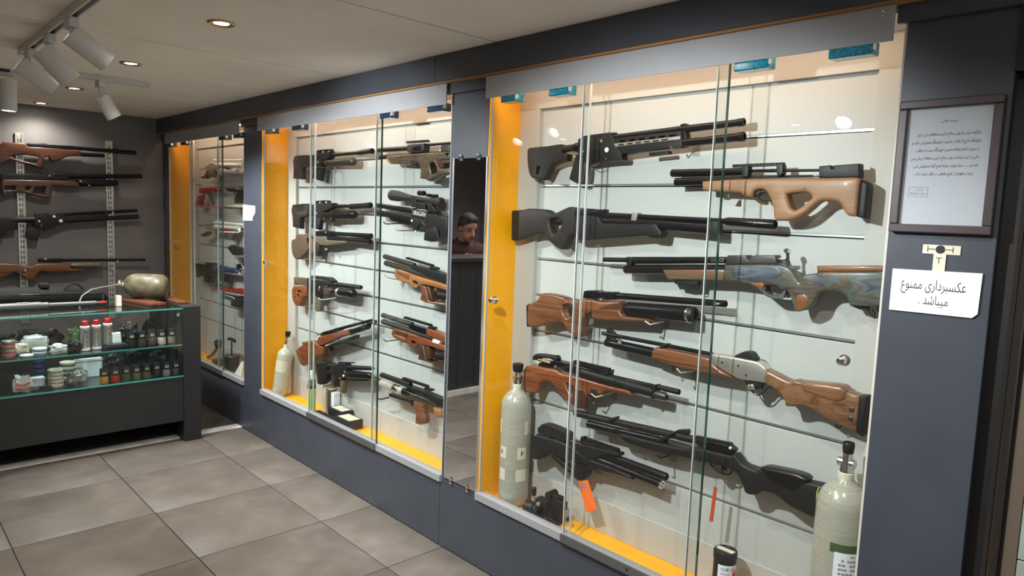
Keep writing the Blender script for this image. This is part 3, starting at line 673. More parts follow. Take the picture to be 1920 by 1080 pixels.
gun('air_rifle', 'long matt black synthetic rifle with raised cheek pad, lowest and behind the standing cylinder', 'air rifle', GR, CR, (1070, 760, 6), '''
T barrel_shroud poly 0 | 52,86,76 480,170,80 1400,388,88
S front_bevel poly 44 2 | 440,160 505,128 520,150 480,180
T air_cylinder steel 3 | 200,205,70 206,206,84 700,320,84 1080,410,90
P stock poly 46 9 | 578,300 700,332 1040,412 1290,466 1480,472 1830,550 1880,532 1960,640 2100,712 2140,716 2170,700 2680,850 2720,852 2930,902 2895,1090 2750,1242 2500,1120 2320,982 2170,952 2120,990 2040,990 1990,960 1968,890 1900,760 1800,702 1600,640 1500,630 1330,582 1100,540 750,440 620,382
P cheek_pad steel 56 12 | 2158,684 2220,674 2320,690 2560,742 2662,782 2704,822 2690,860 2640,890 2556,962 2400,890 2280,842 2210,760
S receiver steel 38 3 | 1396,362 1480,372 1800,440 1862,500 1842,542 1460,452
R scope_rail matte 22 | 1410,340 1820,424 | 36 14
P rear_sight matte 16 2 | 1180,300 1210,274 1330,268 1345,300 1330,330 1200,300
S stock_strap matte 50 2 | 1000,385 1150,300 1200,300 1060,400
P trigger_well gun_grey 40 2 | 1640,655 1720,670 1740,720 1700,755 1640,710
W trigger_guard poly 3 | 1560,640 1640,730 1720,770 1800,770 1815,705
W trigger steel 2 | 1740,680 1745,720 1765,740
D safety white 17 6 | 1830,466,15
T bolt chrome 12 | 1480,404,16 1640,440,16
W grip_ridge poly 3.5 20 | 1960,740 2040,800 2060,880
W grip_ridge poly 3.5 20 | 1990,860 2060,870 2080,850
W grip_ridge poly 3.5 20 | 2000,900 2060,905 2085,890
W pad_groove slot 1.2 26 | 2260,770 2400,820 2560,880
W pad_groove slot 1.2 25 | 2290,820 2400,860 2540,920
W butt_cord lime 1.6 23 | 2835,900 2810,950 2800,1080
P butt_end poly 44 5 | 2800,930 2880,900 2928,896 2880,1000 2850,1100
''')
gun('compact_rifle', 'compact black rifle with carry handle and grey air bottle, top left in the middle cabinet', 'air rifle', GM, CM, (540, 260, 9), '''
P buttstock polybrown 36 5 | 125,390 155,292 340,276 392,286 400,470 270,490 266,690 128,676 136,490
S action polybrown 30 3 | 380,290 480,280 480,460 390,470
S receiver poly 40 3 | 475,270 742,236 746,320 650,390 600,480 485,472
P carry_handle matte 20 2 | 488,262 500,215 535,192 745,176 768,236 620,250 | 552,212 622,202 622,236 552,243 ; 650,200 706,193 712,224 650,232
T barrel steel 0 | 735,276,62 1205,236,60
T muzzle_brake steel 0 | 1200,238,86 1380,214,92 1390,212,100 1425,208,100
T air_bottle gun_grey 4 1 1 | 640,415,110 1145,388,140
P grip poly 30 5 | 480,478 612,490 576,716 436,664
D cocking_knob nickel 20 5 | 560,400,22
W trigger_guard steel 2 | 270,495 310,570 350,540 390,480
W trigger steel 2 | 700,495 800,520 806,590
''')
gun('bullpup_rifle', 'camouflage brown wooden bullpup with short rail, top right in the middle cabinet', 'air rifle', GM, CM, (700, 250, 10.8), '''
P stock camowood 46 8 | 330,466 760,432 1100,402 1620,385 1620,545 1332,548 1400,716 1620,716 1620,830 1440,852 1310,922 1200,975 1120,935 1010,920 1020,720 960,602 865,562 842,642 432,612 352,522 | 1226,606 1290,592 1352,720 1350,792 1242,842 1208,642
P forend_tip blond 47 4 | 335,500 360,506 432,612 405,625 345,560
T barrel_shroud steel 0 | 80,345,86 96,345,94 760,300,96
T air_cylinder steel 0 | 142,486,90 160,484,100 1430,390,70
T rear_barrel steel 0 | 1080,236,58 1620,196,58
S receiver gun_grey 38 2 | 745,236 1092,206 1076,372 750,392
S magazine steel 42 1 | 862,268 1030,252 1030,350 862,364
R scope_rail matte 20 | 695,162 1132,130 | 44 8
S rear_block gun_grey 38 2 | 1430,242 1620,232 1620,384 1430,388
P trigger_well slot 48 2 | 862,566 960,566 970,620 880,650
W trigger_guard steel 2 | 860,640 900,690 980,690 1000,720
P rear_web darkwood 40 3 | 1330,550 1620,545 1620,600 1480,620 1480,705 1400,710
''')
gun('compact_rifle', 'compact black rifle with square carry handle, second from top left in the middle cabinet', 'air rifle', GM, CM, (540, 360, 9), '''
P buttstock polybrown 36 5 | 95,312 120,216 340,196 372,222 374,402 242,440 242,622 120,590 116,422
S action matte 30 3 | 365,225 440,215 440,405 365,400
S receiver matte 40 3 | 430,212 790,186 792,272 640,332 602,442 432,412
P carry_handle matte 20 2 | 468,210 472,152 692,141 714,192 | 498,166 570,162 570,190 498,195 ; 605,160 668,156 682,184 605,190
T barrel steel 0 | 785,240,64 1070,240,60
T muzzle_brake poly 0 | 1060,246,92 1340,230,92 1345,228,104 1395,224,104
T air_bottle steel 4 1 1 | 600,398,140 1160,382,152
W bottle_band tan 3 22 | 780,320 770,400 790,480
P grip poly 30 5 | 450,438 582,452 552,642 422,602
P foregrip poly 28 3 | 600,440 780,450 770,495 600,480
D cocking_knob nickel 20 5 | 535,362,20
D valve nickel 18 5 | 655,455,14
W trigger_guard steel 2 | 250,445 320,510 360,400
W bottle_trigger steel 2 | 960,500 955,560
''')
gun('air_rifle', 'brown thumbhole rifle with a leather dark butt, third down at left in the middle cabinet', 'air rifle', GM, CM, (540, 420, 10.667), '''
P buttstock leather 44 9 | 124,332 150,305 205,288 222,222 280,206 430,236 490,280 495,470 430,560 290,692 200,700 150,622 124,480
P thumbhole_web lam_orange 40 4 | 490,300 585,305 560,570 500,572
P forend tan 44 6 | 575,252 820,256 832,322 1210,342 1222,380 960,412 850,432 700,422 650,382 570,372
P grip polybrown 38 7 | 565,372 642,382 672,462 642,642 590,640 566,560
S receiver steel 38 3 | 578,200 592,142 690,132 880,140 922,152 922,242 600,246
T barrel_shroud steel 0 | 890,188,72 1200,210,84 1665,242,108
T air_cylinder steel 2 | 822,272,86 1300,318,100 1642,352,122
W bolt_handle chrome 3 14 | 728,185 745,140 765,100
D trigger_ball chrome 0 16 | 768,486,36
W trigger_guard brass 2 | 660,420 665,460 720,455
D receiver_knob white 19 5 | 815,168,14
D stock_stud nickel 22 3 | 668,340,12
''')
gun('air_rifle', 'black scoped rifle with fat telescopic sight and lettered receiver, right side of the middle cabinet', 'air rifle', GM, CM, (700, 345, 9), '''
T barrel_shroud steel 0 | 58,358,64 70,360,78 700,462,104
T air_cylinder steel 0 | 66,488,96 80,490,112 720,590,108
S receiver matte 40 3 | 698,430 956,470 962,560 880,600 740,590 700,545
P stock poly 46 7 | 720,560 900,590 960,490 1310,562 1310,890 1170,922 1060,972 908,950 925,735 830,705 790,770 720,760 690,700 | 1130,752 1160,782 1190,870 1150,890
P grip poly 50 10 | 925,735 1120,720 1130,860 1060,972 908,950
T scope_body gun_grey 0 | 306,188,140 318,188,184 430,196,178 560,214,120 690,238,80 760,248,84 900,268,84 1000,282,100 1060,290,150 1150,306,160 1160,308,140
T scope_turret steel 0 | 772,150,88 860,158,88
T scope_turret steel 0 | 905,188,60 962,194,60
T scope_turret steel 0 | 995,200,60 1080,206,60
S scope_mount matte 30 3 | 680,200 745,205 750,300 900,330 960,360 960,440 740,420 740,360 690,300
S scope_mount matte 30 3 | 900,300 1000,320 1110,470 1080,485 930,450
W scope_lever matte 4 10 | 670,372 700,385 720,372
P handguard steel 36 2 | 300,530 660,590 690,640 640,700 330,600
S underside matte 30 2 | 700,690 910,730 890,810 730,780
W trigger nickel 2 | 700,740 718,800
D gauge white 19 5 | 712,620,24
W front_hook matte 3.5 16 | 215,640 260,675 400,668 560,672
''')
gun('compact_rifle', 'compact rifle with tan grip and grey steel bottle, left of centre in the middle cabinet', 'air rifle', GM, CM, (540, 500, 9), '''
P buttstock redwalnut 38 6 | 105,382 140,332 280,330 362,350 362,470 290,520 240,662 160,642 115,540 | 180,400 262,400 255,430 190,432 ; 185,470 225,460 215,520 195,530
P cheek_block camowood 34 4 | 135,176 362,192 362,322 240,310 142,302
S buffer matte 30 3 | 355,230 440,200 440,440 355,470
S receiver matte 40 3 | 425,150 460,152 720,182 792,240 782,302 652,332 602,482 545,520 432,422
S rail_flag matte 20 1 | 470,158 715,180 715,196 590,192
T barrel matte 0 | 750,292,80 1190,345,80 1235,352,74
T air_bottle steel 6 1 1 | 630,390,100 1150,458,164
T bottle_label nickel 6 | 870,424,150 900,428,154
T bottle_label gun_grey 6 | 740,404,128 790,410,138
P grip tan 32 6 | 465,420 540,452 576,600 572,752 512,752 470,662
D valve nickel 19 5 | 585,350,20
D valve nickel 19 5 | 572,385,14
W trigger_guard cream 2.2 16 | 545,510 590,550 700,548 850,520
''')
gun('bullpup_rifle', 'light amber wood bullpup with two dark tubes at right in the middle cabinet', 'air rifle', GM, CM, (710, 465, 9), '''
P stock ambrewood 46 8 | 318,432 350,362 400,362 640,452 860,522 1200,622 1200,712 850,622 760,622 720,642 600,622 470,582 370,532 325,482 | 612,545 700,570 720,610 690,640 630,610
P grip walnut 46 8 | 750,622 842,642 872,780 905,890 1200,932 1200,975 860,922 752,872 770,760
P forend_inset walnut 48 1 | 370,382 590,452 570,540 380,440
T barrel_shroud gun_grey 0 | 98,142,76 112,146,88 610,292,88
T air_cylinder gun_grey 0 | 120,252,84 134,256,98 640,400,92 1135,562,84
S receiver matte 38 2 | 596,282 890,352 1200,452 1200,602 880,472 600,352
R scope_rail matte 20 | 482,152 932,284 | 34 12
S rail_riser matte 24 1 | 900,300 1000,330 1002,368 880,345
T rear_bellows poly 0 | 1040,790,150 1060,792,130 1080,796,152 1100,800,130 1120,804,152 1140,808,130 1200,815,152
D filler brass 10 12 | 1000,705,46
P grip_shadow_panel darkwood 42 5 | 850,640 900,650 960,880 890,880
W trigger steel 2 | 650,570 655,600 670,620
''')
gun('bullpup_rifle', 'dark reddish wood bullpup with a white sticker, right side of the middle cabinet', 'air rifle', GM, CM, (710, 575, 9), '''
P stock redwalnut 46 8 | 268,452 300,372 350,372 640,462 850,542 1180,652 1180,752 900,662 720,642 560,622 440,592 300,512 | 580,565 670,590 690,630 660,650 600,625
P cheek_rest redwalnut 40 6 | 850,372 900,372 1180,470 1180,612 850,472
P grip darkwood 46 8 | 715,622 812,652 852,890 1000,932 1180,932 1180,968 860,922 710,882 740,760
P forend_inset darkwood 48 1 | 340,382 560,450 540,530 330,440
P forend_line blond 48.5 1 | 318,455 520,525 512,545 316,480
T barrel_shroud gun_grey 0 | 66,142,72 80,148,86 570,304,92
T air_cylinder gun_grey 0 | 70,248,84 84,252,98 600,412,88 980,556,76
S receiver steel 38 2 | 556,282 862,372 852,462 556,352
R scope_rail matte 20 | 445,165 902,300 | 34 12
S rail_riser matte 24 1 | 880,325 960,345 960,380 850,360
T rear_bellows poly 0 | 1010,820,150 1030,822,130 1050,824,152 1070,826,130 1090,828,152 1180,834,150
S sticker white 44 .5 | 972,540 1092,580 1070,626 960,590
P grip_inner darkwood 42 5 | 815,655 890,670 930,880 860,890
W trigger copper 2 | 620,590 625,620 650,635
''')
gun('air_rifle', 'tilted walnut carbine with muzzle raised to the right, left side of the middle cabinet', 'air rifle', GM, CM, (540, 590, 9), '''
P buttstock redwalnut 44 9 | 172,602 220,552 290,502 280,456 470,432 530,480 575,520 640,545 642,640 600,700 500,712 400,802 340,852 280,856 238,800
P forend redwalnut 44 7 | 555,372 1080,236 1086,326 890,382 720,470 580,522 550,500
P grip darkwood 36 7 | 560,530 642,560 642,760 590,762 568,650
S action steel 36 3 | 585,312 640,282 800,242 900,225 900,265 760,310 590,358
T barrel steel 0 | 780,262,56 1440,88,54
T air_cylinder steel 2 | 1060,300,96 1370,190,110
T muzzle_cap gun_grey 0 | 1400,140,70 1480,118,72
D end_ring chrome 18 3 | 1320,192,36
S underside matte 30 3 | 820,460 1180,340 1170,400 920,490 700,560 660,540
P trigger_guard steel 14 2 | 700,540 760,530 780,600 740,632 710,610 | 725,555 755,552 758,595 738,605
W bolt_handle chrome 3.5 14 | 505,385 525,345 560,335
S receiver_end nickel 34 2 | 505,440 555,400 560,470 540,470
''')
gun('compact_rifle', 'black bottle rifle standing lowest left in the middle cabinet above the boxes', 'air rifle', GM, CM, (570, 665, 8.307), '''
P buttstock matte 36 5 | 220,134 300,124 382,128 384,400 322,462 252,456 236,300
T buffer_tube matte 0 | 370,170,80 560,195,80
S receiver matte 40 3 | 540,150 692,132 722,330 640,380 560,380 500,290 400,290 384,260
S rail_flag matte 20 1 | 548,112 780,122 776,134 690,142 560,150
T barrel matte 0 | 690,195,76 1062,214,66 1078,215,56
T air_bottle steel 4 1 1 | 690,312,150 1075,330,112
S lower_rail matte 24 2 | 640,360 990,380 990,410 720,400
P grip poly 30 6 | 500,332 592,350 582,502 488,492
P foregrip tan 30 5 | 590,380 655,400 630,600 590,580
D gauge white 20 6 | 668,322,18
D valve nickel 20 6 | 685,265,14
D valve nickel 20 6 | 612,362,12
''')
gun('bullpup_rifle', 'short black rifle with chrome bottle and walnut grip, lowest right in the middle cabinet', 'air rifle', GM, CM, (700, 685, 9), '''
T barrel_shroud poly 0 | 136,158,74 152,164,88 420,262,92 425,264,100 630,336,98
T air_bottle tank 5 1 1 | 128,284,126 350,370,140 540,450,150
T bottle_valve chrome 5 | 360,375,128 380,384,150 470,420,150 500,432,110
T regulator steel 4 | 500,430,110 560,456,130 660,490,120
T air_cylinder gun_grey 4 | 640,490,112 860,560,112 1110,645,104
S receiver matte 40 3 | 610,332 892,432 1200,562 1200,702 1110,642 860,502 610,402
R scope_rail matte 20 | 508,200 932,340 | 34 12
S rail_riser matte 24 1 | 890,370 1000,400 1006,432 880,400
P grip walnut 38 9 | 722,606 882,660 872,722 916,900 902,980 830,996 750,976 760,762 720,692
P rear_stock ambrewood 42 7 | 1060,702 1200,742 1200,872 1080,832
P trigger_guard steel 16 2 | 640,610 720,620 700,700 650,670
S lower_rail steel 26 2 | 290,470 660,590 640,620 300,520
W front_hook matte 4 14 | 95,555 180,565 250,545 300,540
''')
# ------------------------------------------------------------------ small air pistols in the farthest cabinet
gun('air_pistol', 'white and silver scoped pistol with a brown grip, topmost in the farthest cabinet', 'air pistol', GL, CL, (350, 280, 9), '''
T scope white 0 | 455,186,36 470,184,44 560,192,30 840,188,30 860,180,48 955,184,50
T main_tube white 4 | 520,262,70 900,272,84 960,276,90
D muzzle_ring cream 22 4 | 928,272,34
S frame nickel 36 3 | 350,302 440,228 540,225 545,330 480,345 350,335
S trigger_frame white 30 2 | 590,318 710,320 860,335 850,375 640,372
P grip leather 34 6 | 270,462 330,440 372,350 470,350 490,400 470,470 420,470 390,440 360,492 275,492
P hand_rest tan 32 6 | 400,380 480,380 480,480 400,480
S underside bluemetal 30 2 | 560,296 720,300 810,345 720,350
''')
gun('air_pistol', 'red pistol on a small clear stand in the farthest cabinet', 'air pistol', GL, CL, (350, 280, 9), '''
S slide redmetal 34 3 | 232,660 300,655 480,652 486,712 380,716 300,760 240,740
T barrel redmetal 0 | 470,682,44 600,688,40
P grip redmetal 32 5 | 215,780 285,770 262,930 180,930
S rail steel 24 1 | 110,590 225,600 225,612 110,605
P stand_leg matte 20 3 | 370,730 410,725 470,930 445,955
S stand_plate redtag 60 2 | 170,925 240,925 240,950 165,950
S shelf_plate redtag 90 2 | 390,975 486,965 486,990 380,1000
''')
gun('air_pistol', 'black boxy pistol on a pale shelf beside the note pillar in the farthest cabinet', 'air pistol', GL, CL, (350, 280, 9), '''
S slide matte 36 3 | 690,652 1000,650 1000,712 880,716 740,712 690,680
S label_plate nickel 38 .5 | 860,655 920,655 920,675 862,675
P grip matte 34 6 | 880,718 985,715 950,910 835,915
W trigger_guard matte 3 | 800,715 815,780 860,800
P charm poly 14 3 | 805,860 830,810 870,830 850,870
S shelf_plate cream 90 2 | 770,945 1000,945 1000,975 790,970
''')
gun('air_pistol', 'white and red pistol with long tube, middle of the farthest cabinet', 'air pistol', GL, CL, (350, 400, 6), '''
T scope_tube white 0 | 330,100,28 640,128,24
T main_tube cream 4 | 330,150,44 590,168,44
D muzzle_hook white 12 6 | 615,188,30
S frame nickel 34 3 | 235,140 330,90 345,200 280,180 235,165
S red_frame redmetal 34 2 | 240,170 330,185 420,190 420,150 540,200 470,200 330,200
S trigger_frame white 28 2 | 385,195 560,205 560,222 390,215
P grip leather 32 5 | 172,240 235,205 265,200 262,240 200,262
P foregrip tan 30 5 | 475,232 550,232 520,300 478,290
''')
gun('air_pistol', 'black revolver shaped pistol half behind the note pillar in the farthest cabinet', 'air pistol', GL, CL, (350, 400, 6), '''
P barrel_block matte 30 4 | 490,402 515,355 690,408 690,475 620,460 540,470
T muzzle steel 0 | 495,390,60 540,405,60
S frame nickel 30 2 | 570,470 665,475 665,500 600,505 575,495
P grip matte 30 6 | 640,500 690,500 690,600 650,590
P trigger_guard steel 14 2 | 565,575 600,565 615,620 570,630
D tag_disc white 14 2 | 612,668,12
''')
gun('air_pistol', 'blue barrelled pistol with black stock in the farthest cabinet', 'air pistol', GL, CL, (350, 400, 6), '''
S stock poly 34 3 | 120,562 200,575 215,680 130,720
S receiver matte 36 3 | 200,580 330,560 340,660 290,700 210,660
R top_rail matte 20 | 225,552 330,556 | 22 7
T barrel_jacket bluemetal 2 | 330,618,62 540,640,58 600,656,40
D muzzle_ring blue 10 12 | 582,656,20
P grip matte 34 6 | 205,690 240,650 290,670 280,780 225,775
S foregrip poly 26 2 | 370,680 470,690 450,770 360,750
''')
gun('air_pistol', 'bright red finned pistol, lowest in the farthest cabinet', 'air pistol', GL, CL, (350, 400, 6), '''
T main_tube redmetal 2 | 345,838,30 430,850,40 690,902,46
S tail_fin redmetal 30 2 | 580,858 600,840 690,862 690,900
P clamp matte 26 3 | 355,790 380,795 378,830 340,830
S lower_frame steel 26 2 | 440,905 560,925 690,930 690,985 560,965 450,930
W trigger_guard white 2.4 14 | 455,920 540,945 558,965
P grip poly 28 5 | 520,975 630,985 610,1060 512,1040
''')
# ------------------------------------------------------------------ rifles on the back wall
BW = Plane(1, ROOM_Y1-.075)
gun('air_rifle', 'dark walnut thumbhole rifle, top of four on the back wall', 'air rifle', GB, BW, (0, 240, 6.4), '''
P stock bw_walnut 46 9 | -60,270 0,208 35,172 295,184 330,226 600,242 960,276 985,336 800,346 690,396 600,396 580,342 520,362 512,490 430,472 150,386 100,396 0,440 -60,450 | 120,345 180,330 300,322 470,346 432,430 290,400 180,372
S action steel 36 3 | 105,195 300,190 340,185 560,200 860,215 860,262 600,250 330,235 110,222
R scope_rail chrome 22 | 340,176 570,186 | 26 9
T barrel steel 0 | 850,236,44 1260,272,44 1262,275,50 1632,300,50
T air_cylinder steel 0 | 960,318,48 1250,332,44
W trigger_guard steel 2 | 580,350 600,390 660,390 672,360
''')
gun('bullpup_rifle', 'walnut skeleton stock bullpup with long black barrel, second on the back wall', 'air rifle', GB, BW, (0, 240, 6.4), '''
S rear_receiver matte 40 3 | 8,546 160,548 560,560 560,622 8,620
S receiver steel 40 3 | 555,552 810,552 812,618 555,622
R scope_rail matte 22 | 515,524 880,526 | 22 16
T barrel steel 0 | 800,578,52 1690,580,50 1704,580,46
P stock bw_walnut 46 8 | 8,640 40,616 250,622 560,628 900,642 962,702 900,712 650,692 612,704 612,842 490,836 330,792 150,772 60,820 20,812 | 42,700 188,700 172,746 50,746 ; 306,700 372,704 332,752 290,742 ; 420,710 542,704 522,802 388,782
T air_bottle steel 2 1 1 | 930,662,84 1420,662,76
S frame_side matte 34 3 | 930,620 1060,622 1070,700 960,700
D knob nickel 22 5 | 588,575,10
D knob nickel 22 5 | 1060,690,9
''')
gun('air_rifle', 'black tactical rifle with white gauges, third on the back wall', 'air rifle', GB, BW, (0, 370, 5.683), '''
P buttstock poly 38 5 | -60,222 0,214 120,210 182,222 182,330 62,352 62,392 -10,442 -60,440
T buffer_tube matte 0 | 120,240,62 370,236,62
S receiver matte 40 3 | 370,172 520,168 525,185 640,162 700,200 690,272 600,300 470,352 360,300
P grip polybrown 32 7 | 292,310 432,340 402,460 268,430
S handguard matte 36 2 | 640,200 1120,172 1120,232 690,265
T barrel steel 2 | 640,182,34 1440,142,34 1462,140,38
T air_cylinder steel 2 | 700,250,48 1400,210,46 1468,206,50
S front_band matte 30 2 | 1112,140 1145,138 1150,225 1116,230
D gauge white 20 5 | 642,251,17
D gauge white 20 5 | 571,205,14
D safety nickel 20 4 | 412,256,12
W trigger nickel 2.4 20 | 445,280 432,300 442,318
W trigger_guard matte 2.4 | 450,350 480,362 560,350 580,300
''')
gun('air_rifle', 'beech stocked sporter rifle with short camo bottle, lowest on the back wall', 'air rifle', GB, BW, (0, 370, 5.683), '''
P stock bw_beech 46 8 | -60,700 0,702 200,716 290,742 400,706 732,706 748,756 910,766 900,777 500,796 460,778 400,802 360,886 270,870 250,842 170,802 100,822 0,870 -60,880 | 190,790 280,752 300,775 260,815
P shadow_groove slot 47 1 | -60,790 100,800 200,770 190,778 100,808 -60,800
S action steel 36 3 | 405,652 660,650 662,692 405,692
T barrel steel 0 | 650,670,30 1548,665,30
T air_bottle tank_tan 2 1 1 | 735,726,56 1085,722,64
D knob nickel 12 10 | 478,655,14
W trigger_guard steel 2 | 430,790 460,815 500,795
D muzzle_stud white 12 3 | 1248,680,7
''')
# ------------------------------------------------------------------ lettering helper and swing tags
_FORMS = {  # Persian letters: isolated, final, initial, medial (None: does not join onwards)
 'ا': 'ﺍﺎ', 'آ': 'ﺁﺂ', 'ب': 'ﺏﺐﺑﺒ', 'پ': 'ﭖﭗﭘﭙ', 'ت': 'ﺕﺖﺗﺘ', 'ث': 'ﺙﺚﺛﺜ', 'ج': 'ﺝﺞﺟﺠ', 'چ': 'ﭺﭻﭼﭽ', 'ح': 'ﺡﺢﺣﺤ', 'خ': 'ﺥﺦﺧﺨ', 'د': 'ﺩﺪ', 'ذ': 'ﺫﺬ', 'ر': 'ﺭﺮ', 'ز': 'ﺯﺰ', 'ژ': 'ﮊﮋ',
 'س': 'ﺱﺲﺳﺴ', 'ش': 'ﺵﺶﺷﺸ', 'ص': 'ﺹﺺﺻﺼ', 'ض': 'ﺽﺾﺿﻀ', 'ط': 'ﻁﻂﻃﻄ', 'ظ': 'ﻅﻆﻇﻈ', 'ع': 'ﻉﻊﻋﻌ', 'غ': 'ﻍﻎﻏﻐ', 'ف': 'ﻑﻒﻓﻔ', 'ق': 'ﻕﻖﻗﻘ', 'ک': 'ﮎﮏﮐﮑ', 'گ': 'ﮒﮓﮔﮕ', 'ل': 'ﻝﻞﻟﻠ', 'م': 'ﻡﻢﻣﻤ', 'ن': 'ﻥﻦﻧﻨ', 'و': 'ﻭﻮ', 'ه': 'ﻩﻪﻫﻬ', 'ی': 'ﯼﯽﯾﯿ', 'ئ': 'ﺉﺊﺋﺌ'}
def shape_persian(s):
    out = []
    for i, ch in enumerate(s):
        f = _FORMS.get(ch)
        if not f: out.append(ch); continue
        prev = _FORMS.get(s[i-1]) if i else None; nxt = _FORMS.get(s[i+1]) if i+1 < len(s) else None
        jp = prev is not None and len(prev) == 4; jn = nxt is not None and len(f) == 4
        out.append(f[3] if jp and jn else f[1] if jp else f[2] if jn else ch)
    return ''.join(reversed(out))
_dg = None
def text(name, body, size, mat_, parent, origin, right, up, align='CENTER', res=2, fit=None):
    c = bpy.data.curves.new(name, 'FONT'); c.body = body; c.size = size; c.align_x = align; c.align_y = 'CENTER'; c.resolution_u = res; c.fill_mode = 'NONE'
    tmp = bpy.data.objects.new(name, c); COL.objects.link(tmp)
    ol = bpy.data.meshes.new_from_object(tmp.evaluated_get(bpy.context.evaluated_depsgraph_get()))
    bpy.data.objects.remove(tmp); bpy.data.curves.remove(c)
    S = 1/size; V2 = [Vector((v.co.x*S, v.co.y*S)) for v in ol.vertices]; E2 = [tuple(q.vertices) for q in ol.edges]; bpy.data.meshes.remove(ol)
    nv, ne, nf, ov, oe, of = geometry.delaunay_2d_cdt(V2, E2, [], 0, 1e-5)
    P_ = np.array([(v.x, v.y) for v in nv]); T_ = np.array([f for f in nf]); cen = P_[T_].mean(1)
    A_ = np.array([V2[i] for i, j in E2]); B_ = np.array([V2[j] for i, j in E2]); wn = np.zeros(len(cen))
    for s0 in range(0, len(cen), 500):                 # non-zero winding fill: the glyph outlines overlap
        cx_, cy2 = cen[s0:s0+500, :1], cen[s0:s0+500, 1:]
        up_ = (A_[:, 1] <= cy2) & (B_[:, 1] > cy2); dn_ = (A_[:, 1] > cy2) & (B_[:, 1] <= cy2)
        den = B_[:, 1]-A_[:, 1]; den = np.where(np.abs(den) < 1e-12, 1e-12, den)
        hit = A_[:, 0]+(cy2-A_[:, 1])/den*(B_[:, 0]-A_[:, 0]) > cx_
        wn[s0:s0+500] = (up_ & hit).sum(1)-(dn_ & hit).sum(1).astype(int)
    me = bpy.data.meshes.new(name); me.from_pydata([(v.x*size, v.y*size, 0) for v in nv], [], [tuple(t) for t, w_ in zip(T_.tolist(), wn) if w_ != 0])
    k = 1
    if fit and len(me.vertices):
        wd = max(v.co.x for v in me.vertices)-min(v.co.x for v in me.vertices); k = fit/wd
    R_, U_ = Vector(right).normalized(), Vector(up).normalized(); o_ = Vector(origin)-_wloc(parent)
    for v in me.vertices: v.co = o_+R_*(v.co.x*k)+U_*v.co.y
    me.materials.append(M[mat_]); o = bpy.data.objects.new(name, me); return link(o, parent)
RW = (0, -1, 0); UZ = (0, 0, 1)
sc_g = [o for o in COL.objects if o.get('label', '').startswith('black scoped rifle')][0]
pa = CM.uv(700+722/9, 345+485/9); pb = CM.uv(700+935/9, 345+525/9); pc = (pa+pb)/2
text('receiver_lettering', 'URAGAN', .034, 'white', sc_g, CM.w(pc.x, pc.y, .0205), CM.w(pb.x, pb.y, 0)-CM.w(pa.x, pa.y, 0), UZ, fit=(pb-pa).length)
def swing_tag(lab, m, pts, string, d):
    P_ = [CR.uv(*p) for p in pts]; root = empty('swing_tag', CR.w(P_[2].x, min(p.y for p in P_), d), lab, 'tag', 'swing tags')
    extrude(mb := MB(), CR, P_, [], .0016, .0004, d, 1); mb.obj('card', M[m], root, 0)
    MB().sweep([CR.w(*CR.uv(*p), d-.002) for p in string], .0008, 6).obj('string', M['ink'], root)
    return root
st_ = swing_tag('bright orange printed swing tag hanging from the black bullpup', 'orange', [(1093.5, 899), (1111.5, 897), (1129, 951.5), (1109, 956.5)], [(1110, 886), (1106, 893), (1104, 900)], .03)
q0 = CR.uv(1106, 907); q1 = CR.uv(1122, 947)
for k in range(9):
    a = CR.uv(1103.5+k*2.05, 917+k*4.1); b = CR.uv(1112.5+k*1.55, 914.5+k*4.2)
    MB().sweep([CR.w(a.x, a.y, .0313), CR.w(b.x, b.y, .0313)], .0005, 4).obj('print_line', M['cream'], st_)
extrude(mb := MB(), CR, [CR.uv(*p) for p in ((1100, 904), (1107, 903), (1109.5, 911), (1102, 912))], [], .0006, .0001, .0312, 1); mb.obj('print_mark', M['stamp'], st_, 0)
swing_tag('narrow dark red swing tag hanging below the long black rifle', 'redtag', [(1347.5, 907), (1353.5, 911), (1345.5, 974), (1338.5, 973)], [(1350, 890), (1351, 900), (1350, 909)], .03)
# ------------------------------------------------------------------ wire hooks that carry the guns
def hook(lab, tip, mid, end, mt='alu'):
    a = at(*tip, 0, .085); b = at(*mid, 0, .095); c = at(*end, 0, .186)
    r = empty('display_hook', c, lab, 'hook', 'wire display hooks')
    MB().sweep([a, b.lerp(a, .15), b, b.lerp(c, .5), c], .0028, 8).obj('wire', M[mt], r)
    MB().box((.188, c.y-.014, c.z-.03), (.199, c.y+.014, c.z+.012)).obj('back_plate', M['clear'], r, 0, .002)
hook('copper toned hook under the topmost tactical rifle', (1256, 274), (1262, 281), (1303, 275.5), 'copper')
hook('hook under the walnut bottle rifle forend', (1209, 602), (1219, 608.5), (1245, 603), 'cream')
hook('hook under the red walnut bullpup trigger', (1108, 738), (1117, 745), (1150, 736), 'cream')
hook('dark hook under the long black rifle', (1232, 854), (1239, 859), (1260, 852), 'steel')
hook('hook under the nickel receiver rifle forend', (1269, 691), (1276, 699), (1300, 696), 'cream')
hook('long hook beside the light amber bullpup forend', (721, 515), (728, 521), (752, 526), 'alu')
hook('long hook beside the dark red bullpup forend', (718.5, 636), (724, 640), (748, 637), 'steel')
hook('copper hook across the scoped black rifle stock', (791, 415), (796, 422), (824, 424), 'copper')
